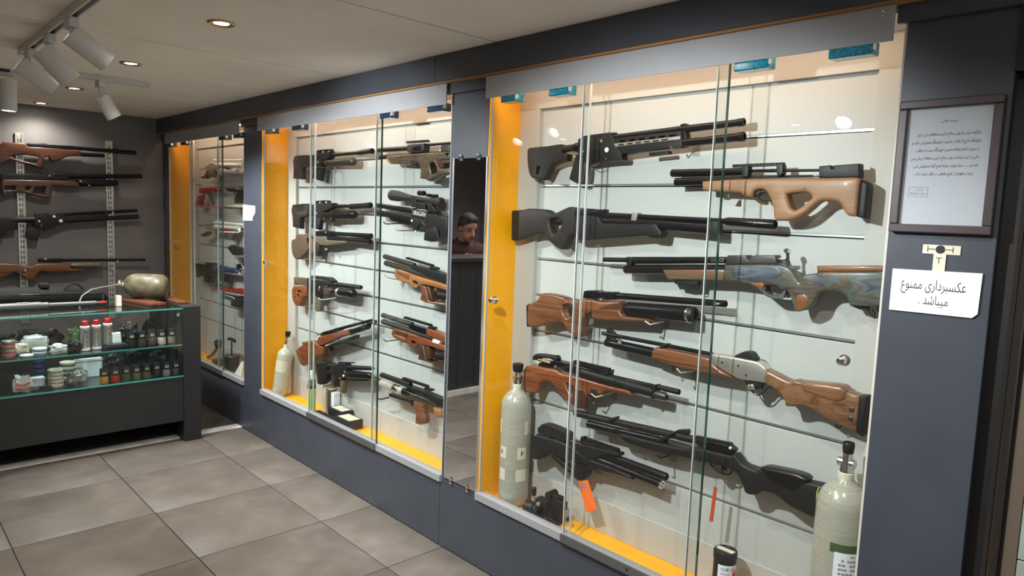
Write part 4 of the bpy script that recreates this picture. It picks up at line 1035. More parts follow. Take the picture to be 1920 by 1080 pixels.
# ------------------------------------------------------------------ air cylinders and small things on the cabinet floors
def tank(lab, x, y, z0, R, h, mt, lean=(0, 0), cap='poly', cw=.36, labels=(), valve='chrome', green=False, zn=.02):
    t = empty('air_cylinder', (x, y, z0), lab, 'air cylinder', 'standing air cylinders')
    ax = Vector((lean[0], lean[1], 1)).normalized(); p0 = Vector((x, y, z0)); P = lambda s: p0+ax*s
    MB().lathe(P(0), P(1), [(0, R*.5), (.003, R*.66), (.012, R*.86), (.03, R*.97), (.05, R), (h-R*1.05, R), (h-R*.8, R*.97), (h-R*.5, R*.84), (h-R*.22, R*.6), (h, R*.32), (h+.012, R*.26)], 32).obj('body', M[mt], t, 60)
    MB().lathe(P(h), P(h+1), [(0, R*.30), (.022, R*.30), (.024, R*.26)], 20).obj('neck', M['cream'], t)
    v = MB().lathe(P(h+.022), P(h+1), [(0, R*.27), (.02, R*.27), (.03, R*.2), (.058, R*.2)], 18)
    q = P(h+.05); v.lathe(q+Vector((.0, R*.34, 0)), q+Vector((-.0, -1, 0)), [(0, R*.17), (R*.62, R*.2), (R*.66, R*.12)], 16); v.obj('valve', M[valve], t)
    MB().lathe(P(h+.075), P(h+1), [(0, R*cw*.72), (.003, R*cw*.88), (.022, R*cw), (.034, R*cw), (.037, R*cw*.85)], 16).obj('hand_wheel', M[cap], t)
    def wrap(name, s0, s1, a0, a1, m_, off=.0006):
        vs = []; fs = []; n = 14
        e1 = ax.orthogonal().normalized(); e1 = Vector((1, 0, 0)); e1 = (e1-ax*e1.dot(ax)).normalized(); e2 = ax.cross(e1)
        for s in (s0, s1):
            for k in range(n+1):
                a = math.radians(a0+(a1-a0)*k/n); vs.append(P(s)+(e1*math.cos(a)+e2*math.sin(a))*(R+off))
        for k in range(n): fs.append((k, k+1, n+2+k, n+1+k))
        return MB().add(vs, fs).obj(name, M[m_], t, 60)
    for L in labels: wrap('sticker', *L)
    return t, wrap, P
# angle 180 faces the room, 225 faces the viewer
tk, wrp, _ = tank('fibre wrapped grey air cylinder standing left in the largest cabinet', .103, 1.888, .305, .066, .52, 'tank',
     labels=[(.225, .275, 158, 192, 'cream'), (.225, .275, 236, 272, 'cream'), (.125, .178, 158, 190, 'cream'), (.125, .178, 232, 276, 'cream'), (.33, .39, 262, 280, 'cream'), (.33, .39, 150, 162, 'cream')])
for a0 in (166, 250): wrp('printed_mark', .240, .262, a0, a0+4, 'ink', .0011); wrp('printed_mark', .244, .258, a0+6, a0+9, 'ink', .0011)
tk, wrp, _ = tank('large fibre wrapped air cylinder with green band at the right foreground of the largest cabinet', .100, .497, .305, .074, .54, 'tank', cw=.22,
     labels=[(.345, .372, 180, 290, 'darkgreen', .0004), (.250, .348, 190, 288, 'paper', .0009), (.10, .20, 150, 215, 'paper', .0009)])
for k, (z, a0, a1) in enumerate([(.335, 222, 232), (.322, 205, 262), (.309, 200, 268), (.296, 200, 255), (.283, 200, 270), (.270, 200, 262), (.259, 205, 265)]):
    n = 9
    for j in range(n):
        s = a0+(a1-a0)*j/n
        if (j*7+k*3) % 5: wrp('printed_word', z, z+.006, s, s+(a1-a0)/n*.78, 'print_grey', .0014)
tank('slim cream air cylinder leaning in the yellow corner of the middle cabinet', .078, 4.150, .306, .050, .33, 'tank_pale', lean=(.13, -.02), labels=[(.17, .245, 160, 270, 'cream')])
# can of pellets
cn = empty('pellet_can', (.105, .86, .305), 'black lidded can with white label and red figure on the cabinet floor', 'can')
cx, cy_, cz = cn.location; R = .037
MB().lathe((cx, cy_, cz), (cx, cy_, 1), [(0, R), (.004, R+.003), (.018, R+.003), (.02, R), (.040, R), (.042, R+.002), (.05, R+.002), (.053, R), (.16, R), (.162, R)], 28).obj('body', M['matte'], cn)
MB().lathe((cx, cy_, cz+.158), (cx, cy_, 1), [(0, R+.002), (.022, R+.002), (.026, R), (.026, R-.006), (.023, R-.008)], 28).obj('lid', M['poly'], cn)
MB().box((cx-.009, cy_-.032, cz+.180), (cx+.009, cy_+.032, cz+.186)).obj('lid_bar', M['cream'], cn, 0, .002)
def wrapcan(name, z0, z1, a0, a1, m_, off):
    vs = []; fs = []; n = 12
    for z in (z0, z1):
        for k in range(n+1):
            a = math.radians(a0+(a1-a0)*k/n); vs.append((cx+math.cos(a)*(R+off), cy_+math.sin(a)*(R+off), cz+z))
    for k in range(n): fs.append((k, k+1, n+2+k, n+1+k))
    MB().add(vs, fs).obj(name, M[m_], cn, 60)
wrapcan('label', .06, .145, 175, 282, 'paper', .0012); wrapcan('figure', .072, .122, 250, 278, 'red', .0018); wrapcan('figure', .082, .11, 242, 251, 'red', .0018)
for k in range(5): wrapcan('print_line', .078+k*.009, .0805+k*.009, 190, 236, 'print_grey', .0018)
text('can_lettering', 'THE SK', .016, 'ink', cn, Vector((cx, cy_, cz))+Vector((-.0288, -.0288, .133)), (.7071, -.7071, 0), UZ, fit=.052)
# scope mount bits on the floor of the largest cabinet
sm = empty('scope_mount', (.105, 1.70, .305), 'black scope adjuster parts with round knobs on the yellow floor', 'scope mount')
P0 = lambda x, y, z: Vector((x, y, .305+z))
MB().lathe(P0(.07, 1.775, .036), P0(.085, 1.70, .036), [(0, .020), (.003, .028), (.045, .030), (.05, .024), (.06, .024)], 22).obj('drum', M['matte'], sm)
MB().lathe(P0(.075, 1.71, .028), P0(.06, 1.66, .028), [(0, .020), (.006, .026), (.02, .026), (.02, .016), (.004, .014)], 20).obj('ring', M['steel'], sm)
MB().box(P0(.085, 1.665, .01), P0(.125, 1.735, .085)).obj('clamp_block', M['matte'], sm, 0, .006)
MB().box(P0(.09, 1.60, .004), P0(.12, 1.668, .125)).obj('upright', M['poly'], sm, 0, .005)
MB().lathe(P0(.075, 1.655, .118), P0(.135, 1.655, .122), [(0, .012), (.002, .016), (.05, .016), (.052, .012)], 18).obj('turret', M['matte'], sm)
MB().box(P0(.085, 1.575, .075), P0(.115, 1.655, .112)).obj('arm', M['matte'], sm, 0, .005)
MB().lathe(P0(.085, 1.625, .022), P0(.05, 1.615, .022), [(0, .018), (.03, .020), (.034, .015)], 18).obj('foot_knob', M['steel'], sm)
MB().sweep([P0(.095, 1.745, .06), P0(.095, 1.752, .09)], .005).obj('post', M['nickel'], sm)
MB().lathe(P0(.095, 1.752, .085), P0(.095, 1.756, .2), [(0, .008), (.002, .010), (.032, .011), (.035, .008)], 14).obj('thumb_knob', M['matte'], sm)
MB().lathe(P0(.085, 1.71, .066), P0(.06, 1.70, .066), [(0, .009), (.014, .010), (.016, .006)], 14).obj('small_knob', M['nickel'], sm)
MB().lathe(P0(.11, 1.565, .045), P0(.09, 1.545, .05), [(0, .008), (.012, .011), (.014, .008)], 14).obj('loose_knob', M['matte'], sm)
# lime bottle and boxes in the middle cabinet
lb = empty('spray_bottle', (.060, 3.665, .306), 'lime green bottle with white cap at the middle cabinet door edge', 'bottle')
x, y, z = lb.location
MB().lathe((x, y, z), (x, y, 9), [(0, .020), (.003, .024), (.16, .025), (.175, .024)], 22).obj('body', M['lime'], lb)
MB().lathe((x, y, z+.0), (x, y, 9), [(0, .025), (.018, .0255)], 22).obj('base_band', M['ink'], lb)
MB().lathe((x, y, z+.160), (x, y, 9), [(0, .0256), (.02, .0256)], 22).obj('dark_band', M['ink'], lb)
MB().lathe((x, y, z+.178), (x, y, 9), [(0, .024), (.03, .024), (.05, .016), (.052, .012)], 22).obj('shoulder', M['olive'], lb)
MB().lathe((x, y, z+.215), (x, y, 9), [(0, .020), (.008, .021), (.045, .014), (.055, .008)], 20).obj('cap', M['white'], lb)
def carton(lab, x0, x1, y0, y1, h, top, z=.306, grp='boxes on the cabinet floor'):
    b = empty('flat_box', ((x0+x1)/2, (y0+y1)/2, z), lab, 'box', grp)
    MB().box((x0, y0, z), (x1, y1, z+h)).obj('carton', M['matte'], b, 0, .003)
    MB().box((x0+.012, y0+.012, z+h), (x1-.012, y1-.018, z+h+.0015)).obj('top_label', M[top], b, 0)
carton('black flat box with cream top, taller one at the back', .10, .185, 3.375, 3.53, .065, 'cream'); carton('black flat box with cream top, lower one nearer the glass', .055, .150, 3.21, 3.37, .055, 'cream')
carton('long low dark tray box beside the lime bottle', .055, .095, 3.40, 3.625, .025, 'matte')
for k, (yy, m_, hh, lb_) in enumerate([(3.645, 'cream', .165, 'narrow cream upright carton behind the lime bottle'), (3.60, 'leather', .150, 'narrow brown upright carton behind the lime bottle'), (3.555, 'paper', .140, 'narrow pale upright carton behind the black box')]):
    b = empty('upright_carton', (.165, yy, .306), lb_, 'box', 'upright cartons')
    MB().box((.142 if k else .135, yy-.02, .306), (.185, yy+.018, .306+hh)).obj('carton', M[m_], b, 0, .002); MB().box((.142 if k else .135, yy-.016, .306+hh), (.185, yy+.014, .308+hh)).obj('flap', M['cream'], b, 0)
# things on the farthest cabinet floor
dc = empty('slingshot_pack', (.10, 5.28, .306), 'clear packed slingshot leaning on the yellow floor of the farthest cabinet', 'slingshot')
x, y, z = dc.location
MB().lathe((x, y, z), (x, y, 9), [(0, .05), (.03, .055), (.07, .05), (.11, .025), (.16, .018)], 20).obj('wrap', M['clear'], dc); MB().lathe((x, y, z+.001), (x, y, 9), [(0, .04), (.05, .045), (.06, .02)], 16).obj('bundle', M['tan'], dc)
MB().lathe((x, y, z+.15), (x-.02, y-.05, z+.25), [(0, .022), (.05, .03), (.06, .02)], 14).obj('knob', M['matte'], dc); MB().sweep([(x, y+.03, z+.13), (x+.02, y+.18, z+.05), (x+.03, y+.3, z+.012)], .012).obj('handle', M['tan'], dc)
jr = empty('glass_jar', (.09, 4.985, .306), 'dark net wrapped jar with a black T handle on the farthest cabinet floor', 'jar'); x, y, z = jr.location
MB().lathe((x, y, z), (x, y, 9), [(0, .045), (.01, .05), (.13, .06), (.135, .056)], 22).obj('jar', M['gun_grey'], jr); MB().sweep([(x, y, z+.13), (x, y, z+.25)], .006).obj('shaft', M['matte'], jr); MB().sweep([(x, y-.06, z+.25), (x, y-.03, z+.258), (x, y+.03, z+.258), (x, y+.06, z+.25)], .011).obj('handle', M['matte'], jr)
cdp = empty('price_card', (.07, 4.80, .306), 'small pale folded card on the farthest cabinet floor', 'card'); x, y, z = cdp.location
MB().add([(x-.03, y+.05, z), (x+.0, y-.03, z), (x+.06, y+.0, z), (x+.03, y+.06, z), (x+.02, y-.0, z+.12), (x+.03, y-.01, z+.12)], [(0, 1, 4), (1, 2, 5, 4), (2, 3, 5), (3, 0, 4, 5), (0, 3, 2, 1)]).obj('card', M['white'], cdp, 0)
# ------------------------------------------------------------------ notices on the pillars
nt_ = empty('framed_notice', (-.01, .29, 1.57), 'dark framed typed Persian notice on the right pillar', 'framed notice')
y0, y1, z0, z1, fw = .177, .404, 1.570, 1.900, .021
for nm, a, b in (('frame_rail', (y0, z1-fw), (y1, z1)), ('frame_rail', (y0, z0), (y1, z0+fw)), ('frame_stile', (y0, z0+fw), (y0+fw, z1-fw)), ('frame_stile', (y1-fw, z0+fw), (y1, z1-fw))):
    MB().box((-.022, a[0], a[1]), (-.0005, b[0], b[1])).obj(nm, M['frame_wood'], nt_, 0, .003)
pp = MB().box((-.010, y0+fw, z0+fw), (-.006, y1-fw, z1-fw)).obj('sheet', M['notice_sheet'], nt_, 0)
MB().box((-.0150, y0+fw, z0+fw), (-.0135, y1-fw, z1-fw)).obj('pane', M['glass'], nt_, 0)
L6 = ['هرگونه خرید و فروش سلاح بادی و متعلقات آن در این', 'فروشگاه خارج از نظارت مدیریت فروشگاه ممنوع می باشد و', 'در صورت انجام معامله مدیریت فروشگاه نسبت به عواقب', 'ناشی از غیر استاندارد بودن سلاح بادی و متعلقات پیش بینی', 'نشده و ........ سایر موارد مشابه هیچ گونه مسئولیتی نمی', 'پذیرد و تعهدی از هیچ مقطعی در قبال خریدار ندارد .']
yc = (y0+y1)/2; px_l = [(1731, 1849, 247), (1717, 1851, 265), (1726, 1848, 279), (1716, 1846, 298), (1721, 1845, 311), (1730, 1843, 321)]
for k, s in enumerate(L6):
    text('notice_line', shape_persian(s), .0105, 'ink', pp, (-.0104, yc+(.004 if k % 2 else 0), 1.815-k*.0195), RW, UZ, fit=(.138, .150, .137, .148, .142, .130)[k])
text('notice_heading', shape_persian('بسمه تعالی'), .008, 'ink', pp, (-.0104, yc, 1.846), RW, UZ)
sb = empty('tmp', (0, 0, 0)); bpy.data.objects.remove(sb)
yS, zS = .345, 1.672
for a, b in (((yS-.022, zS-.012), (yS+.022, zS-.0112)), ((yS-.022, zS+.0112), (yS+.022, zS+.012)), ((yS-.022, zS-.012), (yS-.0212, zS+.012)), ((yS+.0212, zS-.012), (yS+.022, zS+.012))):
    MB().box((-.0106, *a), (-.0101, *b)).obj('stamp_border', M['stamp'], pp, 0)
text('stamp_lettering', shape_persian('مدیریت فروشگاه'), .009, 'stamp', pp, (-.0105, yS, zS-.003), RW, UZ, fit=.036); text('stamp_lettering', shape_persian('سلاح بادی'), .007, 'stamp', pp, (-.0105, yS-.003, zS+.006), RW, UZ, fit=.02)
np_ = empty('paper_notice', (-.003, .29, 1.367), 'white paper notice forbidding photography in Persian, taped below the frame', 'paper notice')
sh = MB().add([(-.006, .389, 1.474), (-.006, .188, 1.478), (-.006, .190, 1.379), (-.006, .201, 1.368), (-.006, .389, 1.366), (-.0054, .389, 1.474), (-.0054, .188, 1.478), (-.0054, .190, 1.379), (-.0054, .201, 1.368), (-.0054, .389, 1.366)],
     [(0, 1, 2, 3, 4), (9, 8, 7, 6, 5), (0, 5, 6, 1), (1, 6, 7, 2), (2, 7, 8, 3), (3, 8, 9, 4), (4, 9, 5, 0)]).obj('sheet', M['paper'], np_, 0)
text('notice_lettering', shape_persian('عکسبرداری ممنوع'), .036, 'ink', sh, (-.0063, .292, 1.438), RW, UZ, fit=.146, res=4); text('notice_lettering', shape_persian('میباشد .'), .034, 'ink', sh, (-.0063, .288, 1.400), RW, UZ, fit=.066, res=4)
tp = empty('masking_tape', (-.003, .285, 1.474), 'T shaped masking tape with hand drawn marks above the paper notice', 'tape')
MB().box((-.0032, .240, 1.518), (-.0006, .324, 1.541)).obj('strip', M['tape'], tp, 0); MB().box((-.0036, .270, 1.470), (-.0033, .298, 1.520)).obj('strip', M['tape'], tp, 0)
MB().lathe((-.0033, .284, 1.530), (-.0042, .284, 1.530), [(0, .0105), (.0008, .0105)], 18).obj('drawn_dot', M['ink'], tp)
for a, b in (((.296, 1.5292), (.312, 1.5308)), ((.3115, 1.523), (.313, 1.537)), ((.256, 1.5292), (.272, 1.5308)), ((.2555, 1.523), (.257, 1.537)), ((.278, 1.508), (.292, 1.5096)), ((.2842, 1.495), (.2858, 1.509))):
    MB().box((-.0041, *a), (-.0038, *b)).obj('drawn_stroke', M['ink'], tp, 0)
nn = empty('small_note', (-.003, 4.45, 1.475), 'small torn white handwritten note on the far pillar edge', 'note')
V = [(4.545, 1.578), (4.345, 1.572), (4.350, 1.525), (4.385, 1.498), (4.390, 1.474), (4.545, 1.470)]
MB().add([(-.0035, *v) for v in V]+[(-.0029, *v) for v in V], [tuple(range(6)), tuple(range(11, 5, -1))]+[(i, (i+1) % 6, 6+(i+1) % 6, 6+i) for i in range(6)]).obj('sheet', M['paper'], nn, 0)
for k in range(7):
    yy = 4.50-k*.019; MB().sweep([(-.0040, yy, 1.515), (-.0040, yy-.003, 1.53+(k % 3)*.004), (-.0040, yy-.009, 1.517), (-.0040, yy-.016, 1.522)], .0012, 5).obj('pen_stroke', M['stamp'], nn)
MB().sweep([(-.004, 4.43, 1.497), (-.004, 4.41, 1.50), (-.004, 4.40, 1.496)], .0014, 5).obj('pen_stroke', M['ink'], nn)
# ------------------------------------------------------------------ slotted uprights on the back wall
for lab, xr in (('slotted zinc upright rail at the left of the back wall rifles', -1.018), ('slotted zinc upright rail near the rifle muzzles on the back wall', -.415)):
    r = empty('upright_rail', (xr, ROOM_Y1, .60), lab, 'wall rail', 'slotted wall rails'); yw = ROOM_Y1
    MB().box((xr-.016, yw-.008, .6), (xr+.016, yw-.0005, 2.05)).obj('web', M['zinc'], r, 0)
    for s in (-1, 1): MB().box((xr+s*.021-.005, yw-.018, .6), (xr+s*.021+.005, yw-.0005, 2.05)).obj('flange', M['zinc'], r, 0, .001)
    m = MB()
    for k in range(34):
        z = .66+k*.04
        for s in (-1, 1): m.box((xr+s*.0075-.0028, yw-.0088, z), (xr+s*.0075+.0028, yw-.0078, z+.026))
    m.obj('slots', M['slot'], r, 0)
    for z in (1.93, 1.70, 1.47, 1.02): MB().sweep([(xr, yw-.006, z), (xr, yw-.05, z-.01), (xr, yw-.085, z-.012), (xr, yw-.092, z+.012)], .005).obj('arm', M['cream'], r)
# ------------------------------------------------------------------ glass counter
ct = empty('glass_counter', (-1.0, 4.85, 0), 'dark display counter with green edged glass shelves and goods inside', 'counter')
XL, XE, YF, YB = -1.56, -.42, 4.50, 5.20
def cp(name, a, b, m, bev=.001): return MB().box(a, b).obj(name, M[m], ct, 0, bev)
cp('end_panel', (XE, YF-.012, 0), (-.311, YB, .902), 'charcoal', .003); cp('end_panel', (XL-.04, YF, 0), (XL, YB, .885), 'charcoal', .003)
cp('front_panel', (XL, YF, .14), (XE, YF+.018, .436), 'charcoal', .002); cp('kick_board', (XL, 4.97, 0), (XE, 4.99, .2), 'black')
cp('base_shelf', (XL, YF+.018, .42), (XE, YB-.02, .438), 'charcoal'); cp('back_panel', (XL, YB-.02, .14), (XE, YB, .60), 'charcoal')
def shelf(z, d0, d1, t=.009):
    s = MB().box((XL+.001, d0+.002, z-t), (XE-.001, d1, z)).obj('glass_shelf', M['glass_green'], ct, 0)
    MB().box((XL+.001, d0-.001, z-t), (XE-.001, d0+.002, z)).obj('green_edge', M['green_edge'], s, 0)
shelf(.895, YF-.004, YB); shelf(.652, YF+.012, YB-.2); shelf(.4475, YF-.003, YB-.05, .009)
cp('front_pane', (XL+.001, YF+.0005, .449), (XE-.001, YF+.0055, .885), 'glass', 0)
q = at(334, 590, 1, YF-.001); sl = text('number_sticker', '26', .022, 'white', ct, (q.x, YF-.0015, q.z), (0, 0, -1), (1, 0, 0))
# ------------------------------------------------------------------ goods on top of the counter
bg = empty('rifle_bag', (-1.05, 5.08, .897), 'long black padded rifle bag lying along the counter top', 'rifle bag')
vs = []; n = 16; St = [(-1.56, .052, 0), (-1.45, .06, .004), (-1.2, .058, 0), (-.95, .052, .006), (-.80, .046, 0), (-.74, .036, 0), (-.715, .012, 0)]
fs = []
for i, (xx, r, dy) in enumerate(St):
    for k in range(n):
        a = 2*math.pi*k/n; vs.append((xx, 5.07+dy+math.cos(a)*r*1.35, .897+max(.0005, r*.92+math.sin(a)*r*.95)))
for i in range(len(St)-1):
    for k in range(n): fs.append((i*n+k, i*n+(k+1) % n, (i+1)*n+(k+1) % n, (i+1)*n+k))
fs += [tuple(range(n)), tuple((len(St)-1)*n+k for k in range(n))]
MB().add(vs, fs).obj('shell', M['canvas'], bg, 60)
MB().box((-1.11, 5.02, 1.0), (-1.06, 5.10, 1.028)).obj('patch', M['canvas'], bg, 0, .006); MB().sweep([(-.98, 5.02, .99), (-.94, 5.02, 1.022), (-.91, 5.02, 1.022), (-.87, 5.02, .985)], .007).obj('handle', M['canvas'], bg)
MB().sweep([(-1.55, 5.0, .96), (-1.2, 4.995, .965), (-.9, 5.0, .955), (-.74, 5.02, .94)], .003).obj('zip', M['steel'], bg)
tb = empty('hand_pump', (-1.1, 4.80, .896), 'silver grey tube pump lying along the counter edge', 'pump')
MB().lathe((-1.55, 4.80, .919), (0, 4.80, .919), [(0, .022), (.01, .022), (.40, .022), (.402, .018), (.44, .018), (.444, .013), (.70, .012), (.702, .007), (.76, .006)], 22).obj('barrel', M['steelgrey'], tb)
MB().lathe((-.83, 4.80, .919), (0, 4.80, .919), [(0, .0085), (.03, .0085), (.034, .006)], 14).obj('red_tip', M['red'], tb); MB().box((-1.27, 4.786, .939), (-1.21, 4.80, .9415)).obj('sticker', M['white'], tb, 0)
bk = empty('white_block', (-.735, 4.74, .896), 'small cream block standing on the counter glass', 'block'); MB().box((-.748, 4.725, .896), (-.720, 4.765, .965)).obj('block', M['cream'], bk, 0, .003)
for k, (a, b, lb_) in enumerate([(-.66, -.52, 'reddish wooden board nearest the cream block'), (-.60, -.47, 'reddish wooden board under the lying cylinder'), (-.50, -.37, 'reddish wooden board beside the counter end')]):
    b_ = empty('wooden_board', ((a+b)/2, 4.86, .896), lb_, 'board', 'wooden boards on the counter')
    if k == 2: MB().box((-.415, 4.62, .903), (-.345, 5.14, .917)).obj('board', M['redwood'], b_, 0, .003)
    else: MB().add([(a, 4.98, .896), (a+.05, 5.0, .896), (b, 4.66, .896), (b-.05, 4.64, .896), (a, 4.98, .914), (a+.05, 5.0, .914), (b, 4.66, .914), (b-.05, 4.64, .914)], [(0, 3, 2, 1), (4, 5, 6, 7), (0, 1, 5, 4), (1, 2, 6, 5), (2, 3, 7, 6), (3, 0, 4, 7)]).obj('board', M['redwood'], b_, 0, .003)
lt = empty('air_cylinder', (-.51, 4.93, .915), 'tan weathered air cylinder lying on boards on the counter', 'air cylinder')
a = Vector((-.625, 5.0, 1.003)); b = Vector((-.405, 4.84, .998)); d = (b-a).normalized(); L = (b-a).length; R = .084
MB().lathe(a, b, [(0, .02), (.004, .045), (.02, .064), (.045, .078), (.07, R), (L-.06, R), (L-.03, R*.95), (L-.010, R*.78), (L-.002, R*.55), (L, R*.3)], 30).obj('body', M['tank_tan'], lt, 60)
MB().lathe(a+d*L, b+d, [(-.001, .008), (.003, .008)], 12).obj('bottom_boss', M['ink'], lt)
MB().lathe(a-d*.05, b, [(0, .012), (.02, .016), (.045, .014), (.052, .022)], 14).obj('valve', M['nickel'], lt); MB().lathe(a-d*.03+Vector((0, 0, .012)), a-d*.03+Vector((0, -.3, .2)), [(0, .016), (.012, .018), (.014, .014)], 16).obj('gauge', M['chrome'], lt)
MB().sweep([a-d*.05, (-.76, 5.0, .995), (-.84, 4.96, .985), (-.90, 4.93, .95), (-.92, 4.92, .905)], .0045).obj('hose', M['tin'], lt); MB().sweep([(-.74, 4.99, .99), (-.77, 4.94, .955), (-.79, 4.90, .905)], .003).obj('strap', M['black'], lt)
# ------------------------------------------------------------------ goods inside the counter
G_UP, G_LO = 'goods on the upper glass shelf', 'goods on the lower glass shelf'
def spray(lab, x, y):
    z = .6525; c = empty('oil_can', (x, y, z), lab, 'spray can', G_UP)
    MB().lathe((x, y, z), (x, y, 9), [(0, .025), (.003, .027), (.006, .026), (.132, .026), (.138, .027), (.142, .025), (.152, .015)], 24).obj('body', M['nickel'], c)
    MB().lathe((x, y, z+.142), (x, y, 9), [(0, .026), (.006, .0265), (.010, .022)], 22).obj('collar', M['white'], c)
    MB().lathe((x, y, z+.150), (x, y, 9), [(0, .018), (.03, .018), (.033, .015)], 20).obj('cap', M['red'], c); MB().lathe((x, y, z), (x, y, 9), [(.004, .0272), (.018, .0268)], 22, caps=False).obj('base_band', M['white'], c)
    m = MB().add([(x-.014, y-.0245, z+.105), (x+.014, y-.0245, z+.105), (x, y-.0275, z+.13)], [(0, 1, 2)]); m.obj('emblem', M['redtag' if x > -.92 else 'blue'], c, 0)
    t = text('can_lettering', 'GUN OIL', .017, 'ink', c, (x+.003, y-.0275, z+.062), (0, 0, 1), (-1, 0, 0), fit=.075); return c
spray('gun oil spray can with red cap, leftmost of three', -.958, 4.60); spray('gun oil spray can with red cap, middle of three', -.893, 4.615); spray('gun oil spray can with red cap, rightmost beside the black tray', -.822, 4.65)
def tins(lab, x, y, z, R, h, n, m1, m2, grp):
    c = empty('pellet_tin_stack', (x, y, z), lab, 'tins', grp)
    for k in range(n):
        b = MB().lathe((x+.002*((k*3) % 2), y, z+k*h), (x+.002*((k*3) % 2), y, 9), [(0, R-.002), (.002, R), (h*.55, R), (h*.57, R+.001), (h-.003, R+.001), (h-.0005, R-.002)], 22).obj('tin', M[m1], c)
        MB().lathe((x+.002*((k*3) % 2), y, z+k*h+h*.15), (x+.002*((k*3) % 2), y, 9), [(0, R+.0005), (h*.3, R+.0005)], 22, caps=False).obj('tin_band', M[m2], b)
tins('stack of four red banded pellet tins at the left end of the upper shelf', -1.345, 4.60, .6525, .033, .025, 4, 'tin', 'red', G_UP)
tins('stack of two blue tins on the upper shelf', -1.195, 4.60, .6525, .037, .021, 2, 'white', 'blue', G_UP); tins('single blue tin on the upper shelf front', -1.265, 4.555, .6525, .034, .017, 1, 'white', 'blue', G_UP)
tins('tall stack of cream tins on the lower shelf', -1.118, 4.60, .448, .040, .022, 5, 'cream', 'tin', G_LO); tins('stack of brown tins behind the bagged tins', -1.03, 4.74, .448, .042, .03, 4, 'cream', 'tan', G_LO); tins('stack of small blue tins hanging at the back of the lower shelf', -1.16, 4.88, .448, .03, .03, 4, 'blue', 'matte', G_LO)
def lump(name, lab, cat, x, y, z, sx, sy, sz, m_, grp, seed, rough=.35):
    c = empty(name, (x, y, z), lab, cat, grp); m = MB().ball((0, 0, 0), 1, 26, 16)
    for v in m.v:
        n_ = noise.noise(v*1.7+Vector((seed, 0, 0)))*rough+noise.noise(v*4.5+Vector((0, seed, 0)))*rough*.55+noise.noise(v*9+Vector((0, 0, seed)))*rough*.25
        e = Vector((math.copysign(abs(v.x)**.7, v.x), math.copysign(abs(v.y)**.7, v.y), math.copysign(abs(v.z)**.7, v.z)))*(1+n_)
        v.x, v.y, v.z = x+e.x*sx, y+e.y*sy, max(z, z+sz+e.z*sz)
    m.obj('pouch', M[m_], c, 25); return c
lump('plastic_bag', 'white plastic bag of pellets right of the blue tins', 'bag', -1.10, 4.585, .6525, .048, .03, .028, 'plasticbag', G_UP, 1.3)
lump('plastic_bag', 'white folded packet at the back of the upper shelf', 'bag', -1.195, 4.76, .6525, .07, .035, .045, 'plasticbag', G_UP, 4.1, .2)
lump('tool_pouch', 'black crumpled pouch next to the spray cans', 'pouch', -1.028, 4.565, .6525, .034, .025, .036, 'matte', G_UP, 7.7, .5)
lump('camo_pouch', 'grey camouflage pouch at the left back of the upper shelf', 'pouch', -1.36, 4.83, .6525, .085, .05, .05, 'gun_grey', G_UP, 2.2, .5)
lump('tool_pouch', 'long black pouch behind the white packets', 'pouch', -1.15, 4.88, .6525, .12, .05, .055, 'matte', G_UP, 9.2, .35)
lump('glove_pair', 'dark green gloves behind the crumpled pouch', 'gloves', -.985, 4.76, .6525, .035, .03, .058, 'darkgreen', G_UP, 5.5, .45)
lump('plastic_bag', 'yellowish packet between tins and white packet', 'bag', -1.275, 4.68, .6525, .04, .03, .03, 'cream', G_UP, 6.1, .35)
lump('plastic_bag', 'clear bag wrapped around tins on the lower shelf', 'bag', -1.005, 4.60, .448, .055, .035, .045, 'clear', G_LO, 3.3, .45)
lump('tin_heap', 'metal tins inside the clear bag on the lower shelf', 'tins', -1.008, 4.605, .448, .044, .026, .036, 'tin', G_LO, 8.3, .5)
lump('blister_pack', 'clear blister pack with red bands at the left of the lower shelf', 'pack', -1.29, 4.56, .448, .042, .02, .05, 'plasticbag', G_LO, 1.9, .4)
for k in range(2): MB().sweep([(-1.325, 4.538-.001*k, .475+k*.028), (-1.29, 4.530, .468+k*.028), (-1.255, 4.538, .478+k*.028)], .004).obj('red_band', M['red'], [o for o in COL.objects if o.get('label', '').startswith('clear blister pack')][0])
ty = empty('black_tray', (-.80, 4.56, .6525), 'flat black case with a white block on the upper shelf', 'case', G_UP); MB().box((-.862, 4.53, .6525), (-.730, 4.62, .678)).obj('case', M['matte'], ty, 0, .006); MB().box((-.85, 4.54, .679), (-.75, 4.61, .683)).obj('lid', M['gun_grey'], ty, 0, .001)
wb = empty('white_stand', (-.775, 4.66, .6525), 'small white tapering stand behind the black case', 'stand', G_UP); MB().add([(-.805, 4.64, .6525), (-.745, 4.64, .6525), (-.745, 4.69, .6525), (-.805, 4.69, .6525), (-.795, 4.645, .735), (-.75, 4.645, .74), (-.75, 4.68, .74), (-.795, 4.68, .735)], [(0, 3, 2, 1), (4, 5, 6, 7), (0, 1, 5, 4), (1, 2, 6, 5), (2, 3, 7, 6), (3, 0, 4, 7)]).obj('stand', M['white'], wb, 0, .003)
bx = empty('white_carton', (-.93, 4.78, .448), 'white flat carton standing at the back of the lower shelf', 'box', G_LO); MB().box((-.985, 4.76, .448), (-.83, 4.80, .565)).obj('carton', M['paper'], bx, 0, .003); MB().box((-.985, 4.757, .553), (-.83, 4.760, .566)).obj('flap', M['white'], bx, 0)
wb2 = empty('white_carton', (-1.2, 4.68, .448), 'low white carton behind the blister pack', 'box', G_LO); MB().box((-1.25, 4.66, .448), (-1.16, 4.72, .50)).obj('carton', M['paper'], wb2, 0, .003); MB().box((-1.252, 4.657, .488), (-1.158, 4.66, .50)).obj('flap', M['white'], wb2, 0)
